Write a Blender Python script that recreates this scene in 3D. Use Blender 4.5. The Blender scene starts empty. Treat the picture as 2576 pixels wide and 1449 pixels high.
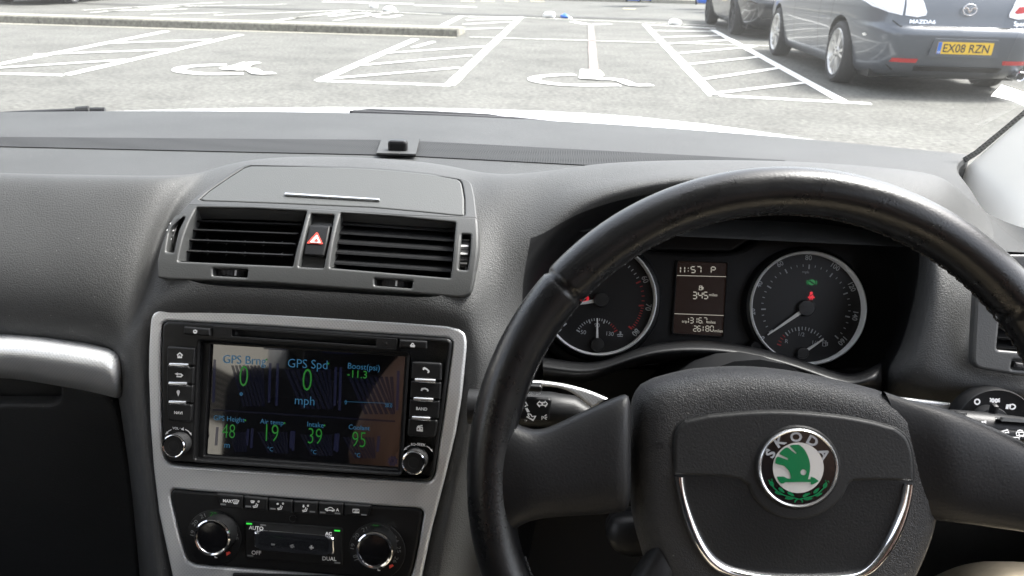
import bpy, bmesh, math, random
from mathutils import Vector as V, Matrix as M
from mathutils.bvhtree import BVHTree
random.seed(7)
SC = bpy.context.scene
COL = SC.collection
R_ = math.radians

# ---------------------------------------------------------------- camera, sky, sun, exposure
FD = 1983.0                                  # focal length in units of a 2576 px wide frame
CX, CY = 1288.0, 724.5
CAM = V((0, 0, 1.17))
RT = V((0.99627609, 0.08345338, 0.0216678))
UP = V((-0.05194512, 0.38038385, 0.92336874))
FW = V((-0.06881616, 0.92105573, -0.38330233))
cd = bpy.data.cameras.new('camera')
cam = bpy.data.objects.new('camera', cd)
COL.objects.link(cam)
cam.matrix_world = M(((RT.x, UP.x, -FW.x, CAM.x), (RT.y, UP.y, -FW.y, CAM.y), (RT.z, UP.z, -FW.z, CAM.z), (0, 0, 0, 1)))
cd.sensor_width = 36.0
cd.lens = 36.0 * FD / 2576.0
cd.clip_start = 0.02
cd.clip_end = 2000
SC.camera = cam
cd.dof.use_dof = True
cd.dof.focus_distance = .62
cd.dof.aperture_fstop = 22
SUN_EL, SUN_AZ = 57.0, 60.0                  # azimuth from +Y towards +X
w = bpy.data.worlds.new('World')
SC.world = w
w.use_nodes = True
nt = w.node_tree
sky = nt.nodes.new('ShaderNodeTexSky')
sky.sky_type = 'NISHITA'
sky.sun_disc = False
sky.sun_elevation = R_(SUN_EL)
sky.sun_rotation = R_(SUN_AZ)
sky.dust_density = 4.0
sky.air_density = 1.0
hs = nt.nodes.new('ShaderNodeHueSaturation')
hs.inputs['Saturation'].default_value = 0.38
nt.links.new(sky.outputs[0], hs.inputs['Color'])
bg = nt.nodes['Background']
bg.inputs['Strength'].default_value = 0.148
nt.links.new(hs.outputs[0], bg.inputs['Color'])
sl = bpy.data.lights.new('sun', 'SUN')
sl.energy = 1.6
sl.angle = R_(11)
sl.color = (1.0, 0.975, 0.935)
so = bpy.data.objects.new('sun', sl)
COL.objects.link(so)
sd = V((math.sin(R_(SUN_AZ)) * math.cos(R_(SUN_EL)), math.cos(R_(SUN_AZ)) * math.cos(R_(SUN_EL)), math.sin(R_(SUN_EL))))
so.rotation_euler = sd.to_track_quat('Z', 'Y').to_euler()
SC.view_settings.view_transform = 'Standard'
SC.view_settings.look = 'None'
SC.view_settings.gamma = 1
SC.view_settings.exposure = 2.4
SC.cycles.max_bounces = 8
SC.cycles.transparent_max_bounces = 12
SC.cycles.use_denoising = True

# ---------------------------------------------------------------- geometry helpers
def ray(u, v):
    return FW + RT * ((u - CX) / FD) - UP * ((v - CY) / FD)

def atY(u, v, Y):
    d = ray(u, v)
    return CAM + d * ((Y - CAM.y) / d.y)

def atZ(u, v, Z):
    d = ray(u, v)
    return CAM + d * ((Z - CAM.z) / d.z)

class PL:                                    # a plane with its own 2-D frame, normal towards the viewer
    def __init__(s, o, tilt=0, ex=None, ey=None):
        s.o = V(o)
        s.ex = ex or V((1, 0, 0))
        s.ey = ey or V((0, math.sin(R_(tilt)), math.cos(R_(tilt))))
        s.n = s.ex.cross(s.ey).normalized()
    def hit(s, u, v, off=0.0):
        d = ray(u, v)
        t = ((s.o + s.n * off - CAM).dot(s.n)) / d.dot(s.n)
        return CAM + d * t
    def h2(s, p, off=0.0):
        q = s.hit(p[0], p[1], off) - s.o
        return (q.dot(s.ex), q.dot(s.ey))
    def mat(s, off=0.0):
        o = s.o + s.n * off
        return M(((s.ex.x, s.ey.x, s.n.x, o.x), (s.ex.y, s.ey.y, s.n.y, o.y), (s.ex.z, s.ey.z, s.n.z, o.z), (0, 0, 0, 1)))
    def w(s, x, y, z=0.0):
        return s.o + s.ex * x + s.ey * y + s.n * z

class BPL(PL):                               # the same, rolled back along y (a barrel-shaped face)
    C = 4.4
    def bz(s, y): return -s.C * max(0.0, y) ** 2
    def h2(s, p, off=0.0):
        y = 0.0
        for _ in range(6):
            q = PL.hit(s, p[0], p[1], off + s.bz(y)) - s.o; y = q.dot(s.ey)
        return (q.dot(s.ex), y)
    def hit(s, u, v, off=0.0):
        x, y = s.h2((u, v), off); return s.w(x, y, off)
    def w(s, x, y, z=0.0): return s.o + s.ex * x + s.ey * y + s.n * (z + s.bz(y))
    def lay(s, mb, me, mat, z0):
        bm = bmesh.new(); bm.from_mesh(me)
        for k in range(1, 14):
            bmesh.ops.bisect_plane(bm, geom=bm.verts[:] + bm.edges[:] + bm.faces[:], plane_co=(0, k * .006, 0), plane_no=(0, 1, 0), dist=1e-6)
        bm.verts.index_update()
        mb.add([s.w(v.co.x, v.co.y, v.co.z + z0) for v in bm.verts], [[v.index for v in f.verts] for f in bm.faces], mat, True)
        bm.free()

class MB:
    def __init__(s):
        s.v = []; s.f = []; s.m = []; s.s = []; s.mats = []
    def mi(s, mat):
        if mat not in s.mats: s.mats.append(mat)
        return s.mats.index(mat)
    def add(s, vs, fs, mat, smooth=False, mx=None):
        b = len(s.v); k = s.mi(mat)
        s.v += [tuple(mx @ V(p)) if mx else tuple(p) for p in vs]
        for f in fs:
            s.f.append(tuple(b + i for i in f)); s.m.append(k); s.s.append(smooth)
        return s
    def mesh(s, me, mat, mx, smooth=False):
        return s.add([v.co for v in me.vertices], [tuple(p.vertices) for p in me.polygons], mat, smooth, mx)
    def grid(s, rows, mat, smooth=True, closed=False):
        n = len(rows[0]); vs = [p for r in rows for p in r]; fs = []
        for i in range(len(rows) - 1):
            for j in range(n if closed else n - 1):
                a = i * n + j; b = i * n + (j + 1) % n
                fs.append((a, b, b + n, a + n))
        return s.add(vs, fs, mat, smooth)
    def box(s, c, sz, mat, rot=None, bev=0.0):
        bm = bmesh.new(); bmesh.ops.create_cube(bm, size=1)
        bmesh.ops.scale(bm, vec=sz, verts=bm.verts)
        if bev: bmesh.ops.bevel(bm, geom=bm.edges[:], offset=bev, segments=2, affect='EDGES', profile=0.5)
        mx = M.Translation(c) @ (rot.to_4x4() if rot else M())
        s.add([v.co for v in bm.verts], [[v.index for v in f.verts] for f in bm.faces], mat, False, mx) if not bm.verts.index_update() else 0
        bm.free(); return s
    def lathe(s, mx, prof, mat, seg=40, cap0=False, cap1=False, smooth=True):
        rows = [[V((r * math.cos(2 * math.pi * k / seg), r * math.sin(2 * math.pi * k / seg), z)) for k in range(seg)] for r, z in prof]
        n = seg; vs = [mx @ p for r in rows for p in r]; fs = []
        for i in range(len(rows) - 1):
            for j in range(n):
                a = i * n + j; b = i * n + (j + 1) % n
                fs.append((a, b, b + n, a + n))
        if cap1: fs.append(tuple((len(rows) - 1) * n + j for j in range(n)))
        if cap0: fs.append(tuple(reversed(range(n))))
        return s.add(vs, fs, mat, smooth)
    def tube(s, pts, r, mat, seg=10, closed=False, flat=1.0):
        pts = [V(p) for p in pts]; n = len(pts); rows = []
        up = V((0, 0, 1))
        for i, p in enumerate(pts):
            a = pts[(i - 1) % n] if (closed or i > 0) else p
            b = pts[(i + 1) % n] if (closed or i < n - 1) else p
            t = (b - a).normalized()
            x = t.cross(up)
            if x.length < 1e-4: x = V((1, 0, 0))
            x.normalize(); y = x.cross(t)
            rr = r[i] if isinstance(r, (list, tuple)) else r
            rows.append([p + x * (rr * math.cos(2 * math.pi * k / seg)) + y * (rr * flat * math.sin(2 * math.pi * k / seg)) for k in range(seg)])
        if closed: rows.append(rows[0])
        b0 = len(s.v)
        s.grid(rows, mat, True, True)
        if not closed:
            k = s.mi(mat)
            s.f.append(tuple(b0 + j for j in range(seg))); s.m.append(k); s.s.append(False)
            s.f.append(tuple(b0 + (n - 1) * seg + j for j in range(seg))); s.m.append(k); s.s.append(False)
        return s
    def build(s, name, parent=None, subsurf=0, sharp=0.75):
        me = bpy.data.meshes.new(name)
        me.from_pydata(s.v, [], s.f)
        for m in s.mats: me.materials.append(m)
        me.polygons.foreach_set('material_index', s.m)
        me.polygons.foreach_set('use_smooth', s.s)
        me.update()
        bm = bmesh.new(); bm.from_mesh(me)
        bmesh.ops.remove_doubles(bm, verts=bm.verts, dist=1e-6) if subsurf else None
        if subsurf: bm.to_mesh(me)
        bm.free()
        if any(s.s) and not subsurf: me.set_sharp_from_angle(angle=sharp)
        o = bpy.data.objects.new(name, me); COL.objects.link(o)
        if subsurf:
            md = o.modifiers.new('smooth', 'SUBSURF'); md.levels = subsurf; md.render_levels = subsurf
        if parent:
            o.parent = parent
            o.matrix_parent_inverse = WORLD[parent.name].inverted()
        WORLD[o.name] = M()
        return o

WORLD = {}
def tag(o, label, cat, group=None, kind=None):
    if label: o['label'] = label
    if cat: o['category'] = cat
    if group: o['group'] = group
    if kind: o['kind'] = kind
    return o

def thing(name, label, cat, loc=(0, 0, 0), group=None):
    o = bpy.data.objects.new(name, None); COL.objects.link(o)
    o.location = loc; o.empty_display_size = 0.05
    WORLD[o.name] = M.Translation(loc)
    return tag(o, label, cat, group)

def rp(pts, r, n=4):                          # rounded polygon (2-D)
    out = []; N = len(pts)
    for i in range(N):
        a, p, b = V(pts[i - 1]), V(pts[i]), V(pts[(i + 1) % N])
        rr = r[i] if isinstance(r, (list, tuple)) else r
        d1 = (a - p); d2 = (b - p)
        k = min(rr, d1.length * 0.45, d2.length * 0.45)
        if k < 1e-9: out.append(tuple(p)); continue
        s = p + d1.normalized() * k; e = p + d2.normalized() * k
        for j in range(n + 1):
            t = j / n
            out.append(tuple(s * (1 - t) ** 2 + p * 2 * t * (1 - t) + e * t * t))
    return out

def sp(pts, n=5, closed=True):                # catmull-rom
    P = [V(p) for p in pts]; N = len(P); out = []
    for i in range(N if closed else N - 1):
        if closed: a, b, c, d = P[i - 1], P[i], P[(i + 1) % N], P[(i + 2) % N]
        else: a, b, c, d = P[max(i - 1, 0)], P[i], P[i + 1], P[min(i + 2, N - 1)]
        for j in range(n):
            t = j / n
            out.append(0.5 * ((2 * b) + (c - a) * t + (2 * a - 5 * b + 4 * c - d) * t * t + (3 * b - 3 * c + d - a) * t ** 3))
    if not closed: out.append(P[-1])
    return [tuple(p) for p in out]

def curve_mesh(loops, half, bev, res=2):
    cu = bpy.data.curves.new('tmp', 'CURVE')
    cu.dimensions = '2D'; cu.fill_mode = 'BOTH'
    cu.extrude = max(half - bev, 0); cu.bevel_depth = bev; cu.bevel_resolution = res
    cu.offset = -bev
    for L in loops:
        s = cu.splines.new('POLY'); s.points.add(len(L) - 1)
        for p, q in zip(s.points, L): p.co = (q[0], q[1], 0, 1)
        s.use_cyclic_u = True
    o = bpy.data.objects.new('tmp', cu)
    me = bpy.data.meshes.new_from_object(o)
    bpy.data.objects.remove(o); bpy.data.curves.remove(cu)
    return me

def panel(mb, pl, loops, z0, h, mat, bev=0.0, px=True, res=2):   # loops of frame px (or plane metres); slab from z0 to z0+h
    if px: loops = [[pl.h2(p, z0 + h) for p in L] for L in loops]
    me = curve_mesh(loops, h / 2, bev, res)
    if isinstance(pl, BPL): pl.lay(mb, me, mat, z0 + h / 2)
    else: mb.mesh(me, mat, pl.mat(z0 + h / 2))
    bpy.data.meshes.remove(me)
    return mb

def sheet(mb, pl, loops, z, mat, px=True):    # flat face only
    if px: loops = [[pl.h2(p, z) for p in L] for L in loops]
    cu = bpy.data.curves.new('tmp', 'CURVE'); cu.dimensions = '2D'; cu.fill_mode = 'FRONT'
    for L in loops:
        s = cu.splines.new('POLY'); s.points.add(len(L) - 1)
        for p, q in zip(s.points, L): p.co = (q[0], q[1], 0, 1)
        s.use_cyclic_u = True
    o = bpy.data.objects.new('tmp', cu); me = bpy.data.meshes.new_from_object(o)
    bpy.data.objects.remove(o); bpy.data.curves.remove(cu)
    if isinstance(pl, BPL): pl.lay(mb, me, mat, z)
    else: mb.mesh(me, mat, pl.mat(z))
    bpy.data.meshes.remove(me)
    return mb

TXT = {}
def text_mesh(s, bold):
    if (s, bold) not in TXT:
        cu = bpy.data.curves.new('tmp', 'FONT'); cu.body = s; cu.size = 1; cu.offset = bold; cu.resolution_u = 3
        o = bpy.data.objects.new('tmp', cu); me = bpy.data.meshes.new_from_object(o)
        bpy.data.objects.remove(o); bpy.data.curves.remove(cu)
        xs = [v.co.x for v in me.vertices]; ys = [v.co.y for v in me.vertices]
        TXT[(s, bold)] = ([v.co.copy() for v in me.vertices], [tuple(p.vertices) for p in me.polygons], min(xs), max(xs), min(ys), max(ys))
        bpy.data.meshes.remove(me)
    return TXT[(s, bold)]

def txt(mb, pl, s, a, b, mat, off=0.0006, bold=0.0, hk=1.0):       # a -> b: baseline ends in frame px
    vs, fs, x0, x1, y0, y1 = text_mesh(s, bold)
    A, B = V(pl.h2(a, off)), V(pl.h2(b, off)); d = B - A
    k = d.length / (x1 - x0); e = d.normalized(); f = V((-e.y, e.x))
    base = 0.0 if y0 < -0.02 else y0
    mb.add([pl.w(*(A + e * ((p.x - x0) * k) + f * ((p.y - base) * k * hk)), off) for p in vs], fs, mat)

def txtc(mb, pl, s, c, h, ang, mat, off=0.0006, bold=0.0, wk=1.0):  # centred at frame px c, cap height h metres, rotated
    vs, fs, x0, x1, y0, y1 = text_mesh(s, bold)
    C0 = V(pl.h2(c, off)); k = h / (y1 - y0)
    e = V((math.cos(ang), math.sin(ang))); f = V((-e.y, e.x))
    mb.add([pl.w(*(C0 + e * ((p.x - (x0 + x1) / 2) * k * wk) + f * ((p.y - (y0 + y1) / 2) * k)), off) for p in vs], fs, mat)

def strokes(mb, pl, lines, wd, mat, off=0.0006, px=True):           # flat strokes, width in metres
    for L in lines:
        P = [V(pl.h2(p, off)) if px else V(p) for p in L]
        left = []; right = []
        for i, p in enumerate(P):
            a = P[max(i - 1, 0)]; b = P[min(i + 1, len(P) - 1)]
            t = (b - a).normalized(); nrm = V((-t.y, t.x)) * (wd / 2)
            if 0 < i < len(P) - 1:
                t1 = (p - a).normalized(); c = max(0.5, abs(t1.dot(t))); nrm = nrm / c
            left.append(p + nrm); right.append(p - nrm)
        vs = [pl.w(q.x, q.y, off) for q in left + right]; n = len(P)
        mb.add(vs, [(i, n + i, n + i + 1, i + 1) for i in range(n - 1)], mat)

def arc(c, r, a0, a1, n=14, ry=None):
    return [(c[0] + r * math.cos(R_(a0 + (a1 - a0) * i / n)), c[1] + (ry or r) * math.sin(R_(a0 + (a1 - a0) * i / n))) for i in range(n + 1)]

# zoom-window coordinates -> frame px
def Zf(u0, v0, k): return lambda x, y: (u0 + k * x, v0 + k * y)
ZV = Zf(314.5, 345.9, .36621)      # vents
ZH = Zf(352.2, 767.3, .3272)       # head unit
ZK = Zf(352.2, 1194.9, .29297)     # climate
ZT = Zf(1257.8, 566.0, .39063)     # tachometer side
ZS = Zf(1823.8, 566.0, .30379)     # speedometer side
ZW = Zf(1540.8, 911.9, .40186)     # wheel hub
ZL = Zf(1132.0, 943.4, .349)       # left spoke
ZB = Zf(1823.8, 1037.7, .19531)    # emblem
ZD = Zf(2295.5, 880.5, .17357)     # light switch
ZP = Zf(0, 754.7, .47917)          # passenger side
ZR = Zf(1761.0, 0, .3163)          # far car
ZG = Zf(754.7, 0, .4150)           # car park, middle
ZA = Zf(0, 0, .3418)               # car park, left
def zz(f, *pts): return [f(*p) for p in pts]

# ---------------------------------------------------------------- materials
def newmat(name):
    m = bpy.data.materials.new(name); m.use_nodes = True
    return m, m.node_tree, m.node_tree.nodes['Principled BSDF']

def pm(name, col, rough=0.5, metal=0.0, spec=0.5, noise=0.0, nscale=60, bump=0.0, bscale=300, coat=0.0):
    m, t, b = newmat(name)
    b.inputs['Base Color'].default_value = (*col, 1); b.inputs['Roughness'].default_value = rough
    b.inputs['Metallic'].default_value = metal; b.inputs['Specular IOR Level'].default_value = spec
    b.inputs['Coat Weight'].default_value = coat
    tc = t.nodes.new('ShaderNodeTexCoord')
    if noise:
        n = t.nodes.new('ShaderNodeTexNoise'); n.inputs['Scale'].default_value = nscale; n.inputs['Detail'].default_value = 6
        t.links.new(tc.outputs['Object'], n.inputs['Vector'])
        r = t.nodes.new('ShaderNodeValToRGB')
        r.color_ramp.elements[0].position = 0.3; r.color_ramp.elements[1].position = 0.7
        r.color_ramp.elements[0].color = (*[c * (1 - noise) for c in col], 1)
        r.color_ramp.elements[1].color = (*[min(1, c * (1 + noise)) for c in col], 1)
        t.links.new(n.outputs['Fac'], r.inputs['Fac']); t.links.new(r.outputs[0], b.inputs['Base Color'])
    if bump:
        n = t.nodes.new('ShaderNodeTexNoise'); n.inputs['Scale'].default_value = bscale; n.inputs['Detail'].default_value = 3
        t.links.new(tc.outputs['Object'], n.inputs['Vector'])
        bp = t.nodes.new('ShaderNodeBump'); bp.inputs['Strength'].default_value = bump; bp.inputs['Distance'].default_value = 0.0006
        t.links.new(n.outputs['Fac'], bp.inputs['Height']); t.links.new(bp.outputs[0], b.inputs['Normal'])
    return m

def leather(name, col, rough, scale=330, depth=0.0005, strength=0.6, dust=0.0):
    m, t, b = newmat(name)
    tc = t.nodes.new('ShaderNodeTexCoord')
    nz = t.nodes.new('ShaderNodeTexNoise'); nz.inputs['Scale'].default_value = scale * .5
    t.links.new(tc.outputs['Object'], nz.inputs['Vector'])
    mx = t.nodes.new('ShaderNodeVectorMath'); mx.operation = 'MULTIPLY_ADD'
    mx.inputs[1].default_value = (0.0035,) * 3
    t.links.new(nz.outputs['Color'], mx.inputs[0]); t.links.new(tc.outputs['Object'], mx.inputs[2])
    vo = t.nodes.new('ShaderNodeTexVoronoi'); vo.feature = 'DISTANCE_TO_EDGE'; vo.inputs['Scale'].default_value = scale
    t.links.new(mx.outputs[0], vo.inputs['Vector'])
    mr = t.nodes.new('ShaderNodeMapRange'); mr.inputs['From Max'].default_value = 0.22
    t.links.new(vo.outputs['Distance'], mr.inputs['Value'])
    bp = t.nodes.new('ShaderNodeBump'); bp.inputs['Strength'].default_value = strength; bp.inputs['Distance'].default_value = depth
    t.links.new(mr.outputs[0], bp.inputs['Height']); t.links.new(bp.outputs[0], b.inputs['Normal'])
    n2 = t.nodes.new('ShaderNodeTexNoise'); n2.inputs['Scale'].default_value = 9; n2.inputs['Detail'].default_value = 5
    t.links.new(tc.outputs['Object'], n2.inputs['Vector'])
    rp_ = t.nodes.new('ShaderNodeValToRGB')
    rp_.color_ramp.elements[0].position = .3; rp_.color_ramp.elements[1].position = .72
    rp_.color_ramp.elements[0].color = (*[c * .86 for c in col], 1); rp_.color_ramp.elements[1].color = (*[c * 1.14 for c in col], 1)
    t.links.new(n2.outputs['Fac'], rp_.inputs['Fac'])
    out = rp_.outputs[0]
    if dust:
        v2 = t.nodes.new('ShaderNodeTexVoronoi'); v2.inputs['Scale'].default_value = 120
        t.links.new(tc.outputs['Object'], v2.inputs['Vector'])
        lt = t.nodes.new('ShaderNodeMath'); lt.operation = 'LESS_THAN'; lt.inputs[1].default_value = 0.06
        t.links.new(v2.outputs['Distance'], lt.inputs[0])
        ml = t.nodes.new('ShaderNodeMath'); ml.operation = 'MULTIPLY'; ml.inputs[1].default_value = dust
        t.links.new(lt.outputs[0], ml.inputs[0])
        mc = t.nodes.new('ShaderNodeMixRGB'); mc.inputs[2].default_value = (.4, .4, .38, 1)
        t.links.new(ml.outputs[0], mc.inputs[0]); t.links.new(out, mc.inputs[1]); out = mc.outputs[0]
    t.links.new(out, b.inputs['Base Color'])
    b.inputs['Roughness'].default_value = rough; b.inputs['Specular IOR Level'].default_value = .3
    return m

def weave(name, col, rough, metal, scale, strength, contrast=0.0):    # diagonal cross-hatch texture
    m, t, b = newmat(name)
    tc = t.nodes.new('ShaderNodeTexCoord'); hs = []
    for a in (45, -45):
        mp = t.nodes.new('ShaderNodeMapping'); mp.inputs['Rotation'].default_value = (0, R_(a), 0)
        t.links.new(tc.outputs['Object'], mp.inputs['Vector'])
        wv = t.nodes.new('ShaderNodeTexWave'); wv.inputs['Scale'].default_value = scale; wv.bands_direction = 'X'
        t.links.new(mp.outputs[0], wv.inputs['Vector']); hs.append(wv.outputs['Fac'])
    ad = t.nodes.new('ShaderNodeMath'); ad.operation = 'MAXIMUM'
    t.links.new(hs[0], ad.inputs[0]); t.links.new(hs[1], ad.inputs[1])
    bp = t.nodes.new('ShaderNodeBump'); bp.inputs['Strength'].default_value = strength; bp.inputs['Distance'].default_value = .0004
    t.links.new(ad.outputs[0], bp.inputs['Height']); t.links.new(bp.outputs[0], b.inputs['Normal'])
    cr = t.nodes.new('ShaderNodeValToRGB')
    cr.color_ramp.elements[0].color = (*[c * (1 - contrast) for c in col], 1); cr.color_ramp.elements[1].color = (*col, 1)
    t.links.new(ad.outputs[0], cr.inputs['Fac']); t.links.new(cr.outputs[0], b.inputs['Base Color'])
    b.inputs['Roughness'].default_value = rough; b.inputs['Metallic'].default_value = metal
    return m

def emi(name, col, st, rough=.3, base=(.01, .01, .01)):
    m, t, b = newmat(name)
    b.inputs['Base Color'].default_value = (*base, 1); b.inputs['Emission Color'].default_value = (*col, 1)
    b.inputs['Emission Strength'].default_value = st; b.inputs['Roughness'].default_value = rough
    return m

def glassy(name, tint, refl=1.0, rough=0.0):
    m = bpy.data.materials.new(name); m.use_nodes = True; t = m.node_tree
    t.nodes.remove(t.nodes['Principled BSDF'])
    tr = t.nodes.new('ShaderNodeBsdfTransparent'); tr.inputs[0].default_value = (*tint, 1)
    gl = t.nodes.new('ShaderNodeBsdfGlossy'); gl.inputs['Roughness'].default_value = rough; gl.inputs[0].default_value = (refl, refl, refl, 1)
    fr = t.nodes.new('ShaderNodeFresnel'); fr.inputs[0].default_value = 1.45
    mx = t.nodes.new('ShaderNodeMixShader')
    t.links.new(fr.outputs[0], mx.inputs[0]); t.links.new(tr.outputs[0], mx.inputs[1]); t.links.new(gl.outputs[0], mx.inputs[2])
    t.links.new(mx.outputs[0], t.nodes['Material Output'].inputs[0])
    return m

def ground_mat(name, c0, c1, scale=22, speck=.35):
    m, t, b = newmat(name)
    tc = t.nodes.new('ShaderNodeTexCoord')
    n1 = t.nodes.new('ShaderNodeTexNoise'); n1.inputs['Scale'].default_value = .55; n1.inputs['Detail'].default_value = 8; n1.inputs['Roughness'].default_value = .6
    n2 = t.nodes.new('ShaderNodeTexNoise'); n2.inputs['Scale'].default_value = scale; n2.inputs['Detail'].default_value = 4
    for n in (n1, n2): t.links.new(tc.outputs['Object'], n.inputs['Vector'])
    r1 = t.nodes.new('ShaderNodeValToRGB')
    r1.color_ramp.elements[0].position = .3; r1.color_ramp.elements[1].position = .7
    r1.color_ramp.elements[0].color = (*c0, 1); r1.color_ramp.elements[1].color = (*c1, 1)
    t.links.new(n1.outputs['Fac'], r1.inputs['Fac'])
    mr = t.nodes.new('ShaderNodeMapRange'); mr.inputs['From Min'].default_value = .3; mr.inputs['From Max'].default_value = .7
    mr.inputs['To Min'].default_value = 1 - speck; mr.inputs['To Max'].default_value = 1 + speck
    t.links.new(n2.outputs['Fac'], mr.inputs['Value'])
    mu = t.nodes.new('ShaderNodeVectorMath'); mu.operation = 'MULTIPLY'
    t.links.new(r1.outputs[0], mu.inputs[0]); t.links.new(mr.outputs[0], mu.inputs[1])
    n4 = t.nodes.new('ShaderNodeTexNoise'); n4.inputs['Scale'].default_value = 1.7; n4.inputs['Detail'].default_value = 10; n4.inputs['Roughness'].default_value = .72
    t.links.new(tc.outputs['Object'], n4.inputs['Vector'])
    m4 = t.nodes.new('ShaderNodeMapRange'); m4.inputs['From Min'].default_value = .33; m4.inputs['From Max'].default_value = .55
    m4.inputs['To Min'].default_value = .74; m4.inputs['To Max'].default_value = 1.04
    t.links.new(n4.outputs['Fac'], m4.inputs['Value'])
    mu2 = t.nodes.new('ShaderNodeVectorMath'); mu2.operation = 'MULTIPLY'
    t.links.new(mu.outputs[0], mu2.inputs[0]); t.links.new(m4.outputs[0], mu2.inputs[1])
    t.links.new(mu2.outputs[0], b.inputs['Base Color'])
    b.inputs['Roughness'].default_value = .85; b.inputs['Specular IOR Level'].default_value = .25
    bp = t.nodes.new('ShaderNodeBump'); bp.inputs['Strength'].default_value = .4; bp.inputs['Distance'].default_value = .006
    n3 = t.nodes.new('ShaderNodeTexNoise'); n3.inputs['Scale'].default_value = 90
    t.links.new(tc.outputs['Object'], n3.inputs['Vector'])
    t.links.new(n3.outputs['Fac'], bp.inputs['Height']); t.links.new(bp.outputs[0], b.inputs['Normal'])
    return m

def paint_mark(name, col, wear):
    m, t, b = newmat(name)
    tc = t.nodes.new('ShaderNodeTexCoord')
    n = t.nodes.new('ShaderNodeTexNoise'); n.inputs['Scale'].default_value = 14; n.inputs['Detail'].default_value = 8; n.inputs['Roughness'].default_value = .7
    t.links.new(tc.outputs['Object'], n.inputs['Vector'])
    r = t.nodes.new('ShaderNodeValToRGB')
    r.color_ramp.elements[0].position = wear - .08; r.color_ramp.elements[1].position = wear + .08
    r.color_ramp.elements[0].color = (.15, .15, .14, 1); r.color_ramp.elements[1].color = (*col, 1)
    t.links.new(n.outputs['Fac'], r.inputs['Fac']); t.links.new(r.outputs[0], b.inputs['Base Color'])
    b.inputs['Roughness'].default_value = .7
    return m

mASPH = ground_mat('asphalt', (.080, .0795, .072), (.110, .109, .099))
mROAD = ground_mat('road_asphalt', (.080, .080, .072), (.105, .105, .096))
mGUT = ground_mat('gutter', (.05, .05, .047), (.075, .075, .07))
mWHITE = paint_mark('white_paint', (.78, .78, .74), .31)
mWORN = paint_mark('worn_paint', (.68, .68, .60), .47)
mRED0 = paint_mark('red_paint', (.135, .105, .092), .46)
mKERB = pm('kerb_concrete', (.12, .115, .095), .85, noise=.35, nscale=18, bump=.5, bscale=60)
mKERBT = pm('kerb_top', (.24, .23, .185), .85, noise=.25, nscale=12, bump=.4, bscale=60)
mVINYL = leather('dash_vinyl', (.056, .0568, .0565), .55, 540, .0006, .32, .22)
mVTOP = leather('dash_top', (.044, .045, .045), .62, 900, .0003, .4, .4)
mGLOV = leather('glovebox_vinyl', (.036, .0365, .037), .55, 520, .0005, .4, .2)
mMESH = weave('speaker_mesh', (.032, .0325, .033), .6, 0, 160, .7, .5)
mMESH.node_tree.nodes['Principled BSDF'].inputs['Specular IOR Level'].default_value = .08
mHOUS = pm('satin_plastic', (.054, .0555, .055), .42, bump=.25, bscale=900)
mLID = pm('lid_plastic', (.068, .0705, .069), .48, bump=.3, bscale=1100)
mBLK = pm('black_plastic', (.007, .0072, .0078), .42, spec=.3, bump=.15, bscale=900)
mSATB = pm('satin_black', (.009, .0093, .010), .45, spec=.3, bump=.2, bscale=800)
mGLB = pm('gloss_black', (.006, .006, .007), .16)
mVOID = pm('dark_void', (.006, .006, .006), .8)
mRUBB = pm('thumb_rubber', (.02, .02, .021), .55, bump=.8, bscale=700)
mSILV = weave('silver_trim', (.66, .67, .68), .36, .55, 170, .25, .16)
pass
mCHR = pm('chrome', (.82, .83, .85), .09, 1.0)
mALU = pm('satin_alloy', (.70, .71, .72), .25, .9)
mRING = pm('gauge_ring', (.90, .91, .91), .28, .0)
mTICK = pm('white_print', (.82, .82, .82), .5)
mDIMT = pm('grey_print', (.17, .175, .18), .5)
mGREYT = pm('gauge_print', (.44, .46, .48), .5)
mREDT = pm('red_print', (.36, .03, .03), .5)
mHAZ = pm('hazard_red', (.65, .07, .05), .4)
mWLEA = pm('rim_leather', (.006, .0062, .0068), .30, spec=.5, bump=.22, bscale=700)
def vary_rough(m, lo, hi, sc):             # worn, uneven sheen
    t = m.node_tree; b = t.nodes['Principled BSDF']
    tc = t.nodes.new('ShaderNodeTexCoord'); n = t.nodes.new('ShaderNodeTexNoise'); n.inputs['Scale'].default_value = sc; n.inputs['Detail'].default_value = 7
    n.inputs['Roughness'].default_value = .65
    mr = t.nodes.new('ShaderNodeMapRange'); mr.inputs['From Min'].default_value = .35; mr.inputs['From Max'].default_value = .65
    mr.inputs['To Min'].default_value = lo; mr.inputs['To Max'].default_value = hi
    t.links.new(tc.outputs['Object'], n.inputs['Vector']); t.links.new(n.outputs['Fac'], mr.inputs['Value']); t.links.new(mr.outputs[0], b.inputs['Roughness'])
vary_rough(mWLEA, .25, .34, 45)
mSPOKE = pm('spoke_plastic', (.0095, .0098, .0108), .45, spec=.28, bump=.25, bscale=700)
mHUB = leather('hub_vinyl', (.033, .0332, .034), .52, 600, .0005, .42, .2)
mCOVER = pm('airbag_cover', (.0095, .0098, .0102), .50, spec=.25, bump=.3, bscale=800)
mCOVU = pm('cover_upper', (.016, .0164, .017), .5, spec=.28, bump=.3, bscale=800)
mSTITCH = pm('stitching', (.03, .03, .03), .8)
mSCR = pm('screen_glass', (.003, .003, .004), .035)
mSCR.node_tree.nodes['Principled BSDF'].inputs['IOR'].default_value = 2.1
mSCRB = emi('screen_panel', (.05, .06, .20), .018, .05)
mGRN = emi('led_green', (.03, .55, .05), .28)
mGRN2 = emi('digit_green', (.03, .50, .05), .048)
mBLU = emi('label_blue', (.06, .33, .62), .055)
mREDL = emi('warning_red', (1, .03, .05), .14)
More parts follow.
